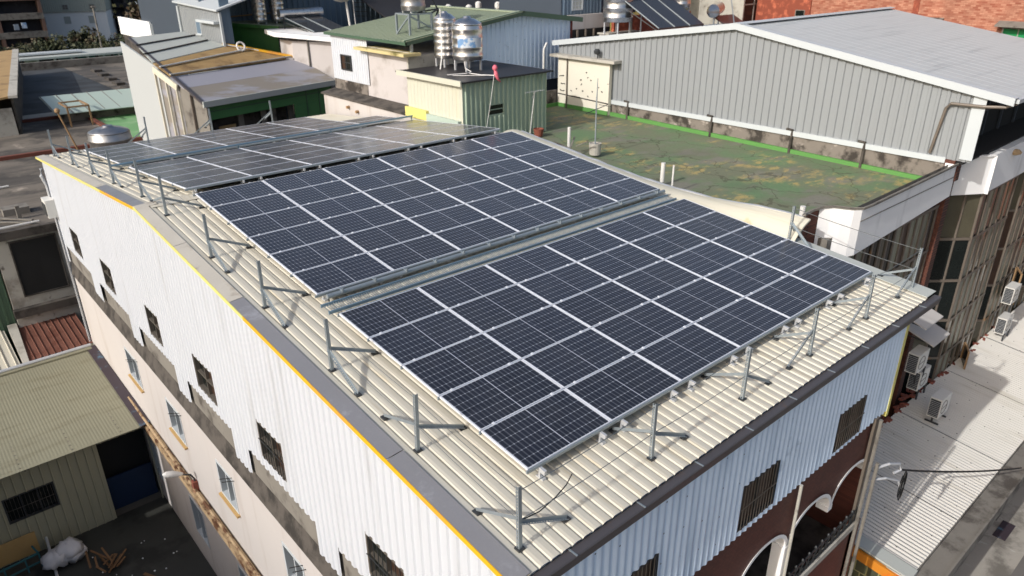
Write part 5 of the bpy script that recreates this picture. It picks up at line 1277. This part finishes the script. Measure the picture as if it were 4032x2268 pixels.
# light grey tall house behind
lg = thing('light_grey_house', 'tall light grey corrugated house with one window and long white hood', 'house', (12.8, 45, GZ))
def lgt(u): return 3.62+.24*(u/7.4)
m = MB(); m.sheet((12.5, 42.1, 0), Y, Z, -X, 7.4, GZ, lgt, .3, .04, TRAP, [(3.7, 4.55, 2.05, 2.95)]); m.build('side_wall', 'greyclad', lg)
window(lg, (12.5, 46.65, 2.05), -Y, Z, -X, .85, .9, 'trimwhite', ['blinds', 'glass'], 2, 1, inset=.03, sill='trimwhite')
m = MB(); m.box(12.1, 42.3, 2.9, 12.49, 45.4, 3.06); m.build('window_hood', 'trimwhite', lg)
m = MB(); m.prism([(12.2, 41.8, 3.66), (12.2, 49.7, 3.92), (20, 49.7, 6.2), (20, 41.8, 6.0)], (0, 0, .1)); m.build('roof', 'trimwhite', lg)
m = MB(); m.box(12.51, 42.15, GZ, 12.6, 49.4, 3.55); m.box(12.6, 42.2, GZ, 13.2, 42.3, 4.6); m.build('core', 'navyclad', lg)
m = MB(); m.box(12.42, 42.02, 1.4, 12.56, 42.16, 3.6); m.build('corner_trim', 'trimwhite', lg)
m = MB(); m.tube([(12.4, 49.4, 3.7), (12.4, 49.4, -1)], .09, 8); m.build('downpipe', 'trimwhite', lg)
# slate blue hall
sb = thing('slate_blue_hall', 'long slate blue corrugated hall across the background', 'building', (26, 50, GZ))
m = MB(); m.sheet((12.7, 46, 0), X, Z, -Y, 26, GZ, 9, .42, .06, TRAP); m.build('front_wall', 'navyclad', sb)
m = MB(); m.box(12.9, 46.1, GZ, 38.7, 60, 9); m.build('core', 'navydark', sb)
m = MB(); m.box(13.3, 45.7, GZ, 15.2, 45.9, 2.3); m.box(15.25, 45.72, GZ, 17.2, 45.88, 2.2); m.build('lower_panel', 'navypale', sb)
m = MB(); m.tube([(12.9, 45.8, 3.0), (18.2, 45.8, 3.2)], .05, 6); m.tube([(17.6, 45.8, 5), (17.7, 45.8, 2)], .05, 6); m.build('wall_pipe', 'rustpole', sb)
# green shed with two tanks
gs = thing('green_tank_shed', 'bright green shed with overhanging roof carrying two steel tanks', 'shed', (16.5, 44, GZ))
m = MB(); m.prism([(14.1, 45.2, -2), (16.6, 43.2, -2), (16.6, 43.2, 2.3), (14.1, 45.2, 2.55)], (.1, .06, 0)); m.build('green_wall', 'greenwall', gs)
m = MB(); m.prism([(16.61, 43.2, -2), (19.6, 43.8, -2), (19.6, 43.8, 2.2), (16.61, 43.2, 2.3)], (0, .1, 0)); m.build('dark_wall', 'navydark', gs)
m = MB(); m.prism([(13.7, 45.4, 2.68), (16.5, 42.7, 2.42), (19.8, 43.3, 2.3), (19.8, 45.7, 2.6)], (0, 0, .12)); m.build('roof', 'greenroof', gs)
m = MB(); m.bar((13.7, 45.4, 2.68), (16.5, 42.65, 2.42), .16, .2); m.build('roof_edge', 'greenwall', gs)
m = MB(); m.box(14.3, 45.3, -2, 19.4, 45.65, 2.3); m.build('core', 'navydark', gs)
water_tank(16.0, 44.3, 2.6, .46, 2.2, .12, 'left ribbed steel tank on the green shed roof', 'tank', None, 7, 'tank pair on green shed')
water_tank(17.3, 44.3, 2.6, .46, 2.2, .12, 'right ribbed steel tank on the green shed roof', 'tank', None, 7, 'tank pair on green shed')
# solar water heater
def solar_heater(x, y, z, label, w=2.0, L=2.0, rise=1.0, npan=2, yaw=0.0):
    t = thing('solar_water_heater', label, 'solar heater', (x, y, z), 'solar water heaters')
    for k in range(npan):
        m = MB(); u0 = k*(w/npan)+.03; u1 = (k+1)*(w/npan)-.03
        m.prism([(x+u0+.9, y-L*.45, z+.1), (x+u1+.9, y-L*.45, z+.1), (x+u1, y+L*.45, z+.1+rise), (x+u0, y+L*.45, z+.1+rise)], (0, 0, .08)); c = m.build('collector', 'collector', t)
        m = MB(); m.bar((x+u0+.88, y-L*.46, z+.19), (x+u0-.02, y+L*.46, z+.19+rise), .05); m.build('collector_edge', 'galv', c)
    m = MB(); m.tube([(x-.3, y+L*.5, z+rise+.45), (x+w+.2, y+L*.5, z+rise+.45)], .27, 16); m.build('tank', 'tank', t, smooth=False)
    for dx in (0, w):
        m = MB(); m.bar((x+dx, y+L*.5, z), (x+dx, y+L*.5, z+rise+.2), .06); m.bar((x+dx+.9, y-L*.45, z), (x+dx, y+L*.5, z+rise*.9), .05); m.build('stand', 'darksteel', t)
    return t
solar_heater(16.7, 41, 2.1, 'solar water heater with grey collectors on the white slab left of the green roof', 2.6, 2.4, .8, 2)
# plaster house under slab
ph = thing('plaster_slab_house', 'grey plaster wall under a thick white concrete slab beside the green roofed house', 'house', (18, 40, GZ))
m = MB(); m.prism([(15.2, 40.6, 2.08), (17.9, 37.2, 1.78), (20.6, 37.6, 1.8), (20.6, 42.5, 2.1), (15.4, 42.5, 2.15)], (0, 0, .26)); m.build('slab', 'fascia', ph)
m = MB(); m.prism([(16.15, 40.2, -3), (18.0, 37.8, -3), (20.4, 38.0, -3), (20.4, 42, -3), (16.15, 42, -3)], (0, 0, 4.76)); m.build('wall', 'greyplaster', ph)
m = MB(); m.tube([(16.75, 39.3, 1.9), (16.77, 39.28, -1)], .05, 6); m.build('downpipe', 'concmid', ph)
m = MB(); m.prism([(14.6, 40.75, -.4), (16.1, 40.2, -.4), (16.1, 40.2, .75), (14.6, 40.75, .9)], (0, .15, 0)); m.build('low_wall', 'greyplaster', ph)

# ------------------------------------------------------------------ house with the sage green roof
gh = thing('green_gable_house', 'house with wide sage green gable roof, white and pale blue ribbed walls', 'house', (17, 24, GZ))
m = MB(); dr = V3((18.3-11.85, 0, 4.27-3.42)); m.sheet((11.85, 27.45, 3.42), -Y, dr.normalized(), V3((-.13, 0, 1)).normalized(), 6.95, 0, dr.length, .3, .03, SEAM); m.build('roof_slope', 'greenroof', gh)
m = MB(); dr = V3((18.3-22.3, 0, 4.27-3.78)); m.sheet((22.3, 20.5, 3.78), Y, dr.normalized(), V3((.12, 0, 1)).normalized(), 6.95, 0, dr.length, .3, .03, SEAM); m.build('roof_slope', 'greenroof', gh)
m = MB(); m.bar((18.3, 20.45, 4.3), (18.3, 27.5, 4.3), .3, .06); m.build('ridge_cap', 'greenroof', gh)
m = MB(); m.bar((11.8, 20.48, 3.39), (18.3, 20.48, 4.25), .06, .22); m.bar((18.3, 20.48, 4.25), (22.35, 20.48, 3.76), .06, .22); m.build('front_verge', 'greendark', gh)
m = MB(); m.prism([(11.85, 20.42, 3.44), (18.3, 20.42, 4.3), (18.3, 20.75, 4.33), (11.85, 20.75, 3.47)], (0, 0, .03)); m.build('verge_cap', 'greenroof', gh)
m = MB(); m.bar((11.85, 20.45, 3.36), (11.85, 27.45, 3.36), .08, .12); m.build('eave_trim', 'greendark', gh)
m = MB(); m.sheet((12, 23.87, 0), Y, Z, -X, 3.3, 1.3, 3.36, .2, .025, TRAP, [(1.45, 2.4, 1.78, 2.48)]); m.build('white_wall', 'white', gh)
window(gh, (12, 26.27, 1.78), -Y, Z, -X, .95, .7, 'darksteel', ['glasswarm', 'glass', 'glass'], 2, 2, inset=.02)
m = MB(); m.sheet((12.05, 20.6, 0), Y, Z, -X, 3.5, .3, 3.0); m.build('plaster_wall', 'greyplaster', gh)
m = MB(); m.sheet((12.04, 24.11, 0), Y, Z, -X, 3.1, .2, 1.6); m.build('mouldy_wall', 'moldwall', gh)
m = MB(); m.sheet((12.04, 20.55, 0), Y, Z, -X, 3.5, .2, .72); m.build('mouldy_wall', 'moldwall', gh)
m = MB(); m.box(11.62, 20.35, 2.86, 12.5, 24.4, 2.98); m.build('mossy_slab', 'greenmoss', gh)
m = MB(); m.box(12.06, 20.9, -4, 22.0, 27.2, 2.86); m.build('body', 'greyplaster', gh)
m = MB(); m.box(15.45, 20.86, -2, 22.0, 20.88, 3.4); m.build('gable_backing', 'navydark', gh)
def gtop(u):
    x = 15.5+u
    return (4.27-(18.3-x)*.1318 if x < 18.3 else 4.27-(x-18.3)*.1225)-.12
gtop.kinks = [2.8]
m = MB(); m.sheet((15.5, 20.84, 0), X, Z, -Y, 6.35, 1.05, gtop, .27, .04, TRAP); m.build('blue_gable', 'blue', gh)
m = MB(); m.box(12.0, 20.6, .3, 15.5, 20.72, 2.86); m.build('low_wall', 'conclight', gh)
m = MB(); m.box(15.5, 20.9, -3, 22, 20.98, 1.04); m.build('low_wall', 'tan', gh)
for x in (12.3, 13.6, 15.3):
    m = MB(); m.bar((x, 20.75, 2.86), (x, 20.75, 3.5), .1); m.build('roof_post', 'galv', gh)
m = MB(); m.box(21.86, 20.8, -2, 21.98, 20.95, 3.7); m.build('corner_trim', 'brickcol', gh)
m = MB(); m.prism([(11.2, 19.6, .62), (12.0, 19.6, .75), (12.0, 27.2, .75), (11.2, 27.2, .62)], (0, 0, .08)); m.build('dirty_eave', 'concdark', gh)
m = MB(); m.box(11.25, 19.6, -6, 12.0, 27.0, .6); m.build('white_annex_wall', 'plaster', gh)
for y, z in ((24.6, .32), (23.8, .22)):
    m = MB(); m.tube([(11.24, y, z), (11.1, y, z)], .07, 10); m.build('vent_hole', 'rustpole', gh)
# tank on stand above the green roof
ts = thing('tank_stand', 'galvanised steel tank stand on the sage green roof', 'tank stand', (13.4, 22.1, 3.5))
for x, y in ((12.85, 22.6), (12.85, 21.6), (14.0, 22.6), (14.0, 21.6)):
    z = 3.42+.1318*(x-11.85)
    m = MB(); m.bar((x, y, z), (x, y, 4.42), .08); m.build('leg', 'galv', ts)
for a, b in (((12.85, 22.6, 4.4), (14, 22.6, 4.4)), ((12.85, 21.6, 4.4), (14, 21.6, 4.4)), ((12.85, 21.6, 4.4), (12.85, 22.6, 4.4)), ((14, 21.6, 4.4), (14, 22.6, 4.4)), ((14, 21.6, 4.4), (14.6, 21.9, 4.55)), ((14, 22.6, 4.4), (14.6, 21.9, 4.55)), ((14, 21.6, 3.75), (14.6, 21.9, 4.5)), ((12.85, 21.6, 4.35), (14, 21.6, 3.8)), ((12.85, 22.6, 3.6), (12.85, 21.6, 4.35)), ((14.6, 21.9, 4.5), (14.3, 22.2, 5.3))):
    m = MB(); m.bar(a, b, .06); m.build('beam', 'galv' if a[0] < 14 else 'darksteel', ts)
water_tank(13.42, 22.1, 4.44, .52, 1.6, .08, 'steel tank raised on a stand above the sage green roof', 'tankdull', None, 4)
da = thing('roof_antenna', 'tall pale mast with dish and aerial behind the sage green roof', 'antenna', (13.9, 29.5, 2.9))
m = MB(); m.tube([(14.2, 29.0, 2.8), (14.0, 29, 5.2)], .06, 8); m.tube([(14.6, 29.2, 2.8), (14.55, 29.2, 5.0)], .02, 6); m.build('mast', 'whiteplastic', da)
m = MB(); m.lathe((13.75, 28.9, 4.6), [(.04, 0), (.3, .06), (.5, .16), (.52, .17), (.3, .1), (.04, .05)], 18); m.build('dish', 'whiteplastic', da)
m = MB()
for k in range(4): m.bar((14.6, 29.2, 3.9+.22*k), (15.4, 29.3, 3.85+.22*k), .03)
m.build('aerial', 'darksteel', da)
# ------------------------------------------------------------------ background at the top right
br = thing('black_roof_hall', 'wide black roofed hall with a row of white vents behind the green gable', 'building', (31, 40, GZ))
m = MB(); m.prism([(21, 34, 2.2), (33.5, 33.5, 2.2), (38, 44, 3.9), (24, 46, 4.3)], (0, 0, .1)); m.build('roof', 'blackroof', br)
m = MB(); m.box(22, 34.6, GZ, 33, 43, 2.1); m.build('wall', 'concmid', br)
for k in range(6):
    m = MB(); x = 25.3+k*1.5; y = 36.8+.6*(k % 2)+.2*k; m.lathe((x, y, 2.2+.17*(y-34)), [(.14, 0), (.14, .4), (.22, .42), (.22, .75), (.08, .85)], 10); m.build('roof_vent', 'whiteplastic', br)
nh = thing('navy_house', 'dark blue ribbed house with small white window over a white parapet', 'house', (30, 30, GZ))
m = MB(); m.sheet((28.35, 28, 0), X, Z, -Y, 3.65, 3.3, 7.5, .3, .04, TRAP, [(.85, 1.85, 3.55, 4.35)]); m.build('front_wall', 'navyclad', nh)
window(nh, (29.2, 28, 3.55), X, Z, -Y, 1.0, .8, 'trimwhite', 'palesheet', 3, 3, inset=.02, fw=.09)
m = MB(); m.box(28.4, 28.1, GZ, 33.0, 34, 7.5); m.build('core', 'navydark', nh)
m = MB(); m.box(28.3, 27.6, 2.45, 32.4, 27.9, 3.3); m.build('parapet', 'plaster', nh)
m = MB(); m.box(28.2, 27.5, 1.0, 31.6, 27.6, 2.44); m.build('dark_opening', 'darkrec', nh)
for k in range(4):
    m = MB(); m.box(28.4+k*.75, 27.35, 1.0, 28.5+k*.75, 27.45, 2.44); m.build('post', 'frame', nh)
m = MB(); m.box(27.9, 27.9, 2.6, 28.25, 28.3, 3.3); m.build('brick_pier', 'brickplain', nh)
wx = thing('white_roof_box', 'small white boxy parapet on the roof in front of the navy house', 'parapet', (32.5, 26.5, 1))
m = MB(); m.box(30.9, 26.3, 1.2, 33.6, 27.1, 2.1); m.build('box', 'plaster', wx)
m = MB(); m.box(30.8, 26.2, 2.11, 33.8, 27.2, 2.2); m.build('coping', 'conclight', wx)
water_tank(30.85, 25.6, 2.2, .9, 3.2, .75, 'large ribbed steel tank standing before orange bricks behind the warehouse', 'tank', None, 6)
rd = thing('roof_deck_block', 'cluttered roof deck of brick and slate blue walls behind the warehouse ridge', 'building', (34, 23, GZ))
m = MB(); m.box(24, 21, GZ, 44, 27.2, 2.0); m.build('body', 'navypale', rd)
m = MB(); m.box(31.9, 26.8, 2.0, 40, 27, 3.1); m.build('brick_wall', 'brickplain', rd)
m = MB(); m.box(33.8, 22.5, 2.0, 36.2, 22.8, 2.35); m.box(29.5, 22.4, 2.0, 31.0, 22.6, 2.25); m.build('low_wall', 'conclight', rd)
for x in (31.45, 32.4):
    m = MB(); m.tube([(x, 25, 2), (x, 25, 5.5)], .08 if x < 32 else .05, 8); tag(m.build('roof_mast', 'concmid' if x < 32 else 'whitesteel'), 'thick grey mast beside the large ribbed tank' if x < 32 else 'thin pale mast beside a thicker grey mast', 'mast')
cg = random.Random(12)
lnd = thing('washing_line', 'washing line hung with mixed pale clothes behind the warehouse', 'washing line', (32, 26, 2))
m = MB(); m.bar((31.6, 26, 4.2), (35, 26, 4.2), .03); m.build('line', 'wire', lnd)
for k in range(12):
    x = 31.7+k*.27; m = MB(); h = cg.uniform(.5, .95); m.box(x, 25.97, 4.18-h, x+.2, 26.02, 4.18); m.build('garment', cg.choice(['clothes', 'pink', 'navypale', 'paper', 'navydark']), lnd)
s2 = solar_heater(30.4, 23.9, 2.5, 'big solar heater with three dark collectors behind the warehouse ridge', 4.6, 2.6, 1.7, 3)
s3 = thing('round_end_heater', 'horizontal steel drum heater with shiny round end on the far roof deck', 'solar heater', (38.5, 24, 2.2))
m = MB(); m.tube([(37.5, 23.6, 3.3), (38.0, 23.6, 3.3), (41.3, 25.4, 3.3)], [.1, .42, .42], 18); m.build('drum', 'tank', s3)
m = MB(); m.bar((38.2, 23.6, 2.0), (38.2, 23.6, 3.0), .08); m.bar((40.8, 25, 2.0), (40.8, 25, 3.0), .08); m.bar((39.5, 22.8, 2.2), (40.5, 24, 4.1), .05); m.build('stand', 'galv', s3)
m = MB(); m.prism([(38.6, 22.6, 2.2), (41.0, 22.6, 2.2), (41.0, 24, 2.9), (38.6, 24, 2.9)], (0, 0, .06)); m.build('collector', 'collector', s3)
water_tank(37.2, 25.6, 2.6, .6, 2.2, .9, 'pale steel tank on legs beside the drum heater', 'tank', None, 5)
bb = thing('brick_apartments', 'orange brick apartment block with green film windows behind the warehouse', 'building', (58, 18, GZ))
m = MB(); m.box(52, -6, GZ, 70, 24.2, 14); m.build('patterned_wall', 'brickred', bb)
m = MB(); m.box(51.9, 24.21, GZ, 70, 28.9, 14); m.build('plain_wall', 'brickplain', bb)
m = MB(); m.box(51.95, 16.2, GZ, 51.99, 16.6, 14); m.build('joint', 'brickplain', bb)
for y in (9.0, 14.9):
    w = window(bb, (52, y+1.7, .9), -Y, Z, -X, 1.9, 1.35, 'conclight', ['glassgreen', 'glassgreen'], 2, 2, inset=-.01, fw=.08)
    m = MB(); m.prism([(51.99, y-.5, 2.55), (51.99, y+2.0, 2.55), (51.2, y+2.0, 2.3), (51.2, y-.5, 2.3)], (0, 0, .08)); m.build('canopy', 'concmid', w)
w = window(bb, (51.9, 24.6, 2.2), Y, Z, -X, .8, .5, 'concmid', ['glass'], 1, 1, inset=-.01)
bw = thing('open_wing_house', 'house with wide dark framed windows left of the orange brick block', 'house', (50, 31, GZ))
m = MB(); m.box(50, 29, GZ, 66, 36, 12); m.build('wall', 'conclight', bw)
for k in range(3): window(bw, (50+3.4*k, 29, 1.4), X, Z, -Y, 3.2, 3.2, 'conclight', ['glass', 'glasswarm'], 2, 2, inset=-.01, fw=.14)
yw = thing('yellow_house', 'pale yellow house wall at the top beside the far tank', 'house', (42, 34, GZ))
m = MB(); m.box(40, 33, GZ, 46, 38, 9); m.build('wall', 'paleyellow', yw)
m = MB(); m.box(41, 32.95, 4.3, 42, 33.1, 5.3); m.build('window', 'glass', yw)

# ------------------------------------------------------------------ ground, light, sky, camera
m = MB(); m.face([(-600, -600, GZ-.02), (900, -600, GZ-.02), (900, 1200, GZ-.02), (-600, 1200, GZ-.02)]); structure('ground', m, 'ground')
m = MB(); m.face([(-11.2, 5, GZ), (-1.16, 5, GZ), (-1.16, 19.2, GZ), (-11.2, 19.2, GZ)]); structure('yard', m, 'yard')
m = MB(); m.face([(5, -5.2, GZ), (80, -5.2, GZ), (80, 2, GZ), (5, 2, GZ)]); structure('pavement', m, 'street')
m = MB(); m.face([(-40, -20, GZ+.004), (90, -20, GZ+.004), (90, -3.4, GZ+.004), (-40, -3.4, GZ+.004)]); structure('road', m, 'asphalt')
m = MB(); m.box(20.0, -2.75, GZ+.002, 21.1, -2.35, GZ+.02); tag(m.build('manhole_cover', 'purple'), 'dark square drain cover set in the pale pavement', 'drain cover')
m = MB(); m.box(20.9, -2.2, GZ+.002, 21.5, -1.95, GZ+.02); tag(m.build('drain_slab', 'concmid'), 'small grey drain slab beside the dark square cover', 'drain cover')

w = bpy.data.worlds.new('World'); SC.world = w; w.use_nodes = True
nt = w.node_tree; sky = nt.nodes.new('ShaderNodeTexSky'); sky.sky_type = 'NISHITA'; sky.sun_disc = False
sky.sun_elevation = math.radians(SUN_ELEV); sky.sun_rotation = math.radians(-90-SUN_AZ)
sky.dust_density = 4.0; sky.air_density = 1.0; sky.ozone_density = 1.0
bgn = nt.nodes['Background']; bgn.inputs[1].default_value = .15
nt.links.new(sky.outputs[0], bgn.inputs[0])
L = bpy.data.lights.new('sun', 'SUN'); L.energy = 3.2; L.angle = math.radians(.53); L.color = (1, .98, .945)
lo_ = bpy.data.objects.new('sun', L); COL.objects.link(lo_)
e, a = math.radians(SUN_ELEV), math.radians(SUN_AZ)
lo_.rotation_euler = V3((math.cos(e)*math.cos(a), math.cos(e)*math.sin(a), -math.sin(e))).to_track_quat('-Z', 'Y').to_euler()
lo_.location = (-60, 0, 50)
cam = bpy.data.cameras.new('camera'); co = bpy.data.objects.new('camera', cam); COL.objects.link(co); SC.camera = co
cam.sensor_width = 36; cam.lens = 2866.209/4032*36; cam.dof.use_dof = True; cam.dof.focus_distance = 12.0; cam.dof.aperture_fstop = 1.3; cam.clip_start = .2; cam.clip_end = 3000
Rw = Matrix(((.7519501, -.65919362, -.00590109), (-.27644173, -.30718862, -.9106125), (.5984572, .68636646, -.41321914)))
mw = Matrix((Rw[0], -Rw[1], -Rw[2])).transposed().to_4x4(); mw.translation = V3((-5.60494926, -6.11828133, 6.5823536))
co.matrix_world = mw
SC.view_settings.view_transform = 'Standard'; SC.view_settings.look = 'None'; SC.view_settings.gamma = 1; SC.view_settings.exposure = .0
SC.cycles.use_denoising = True; SC.cycles.max_bounces = 6; SC.cycles.diffuse_bounces = 3; SC.cycles.glossy_bounces = 3
SC.render.film_transparent = False
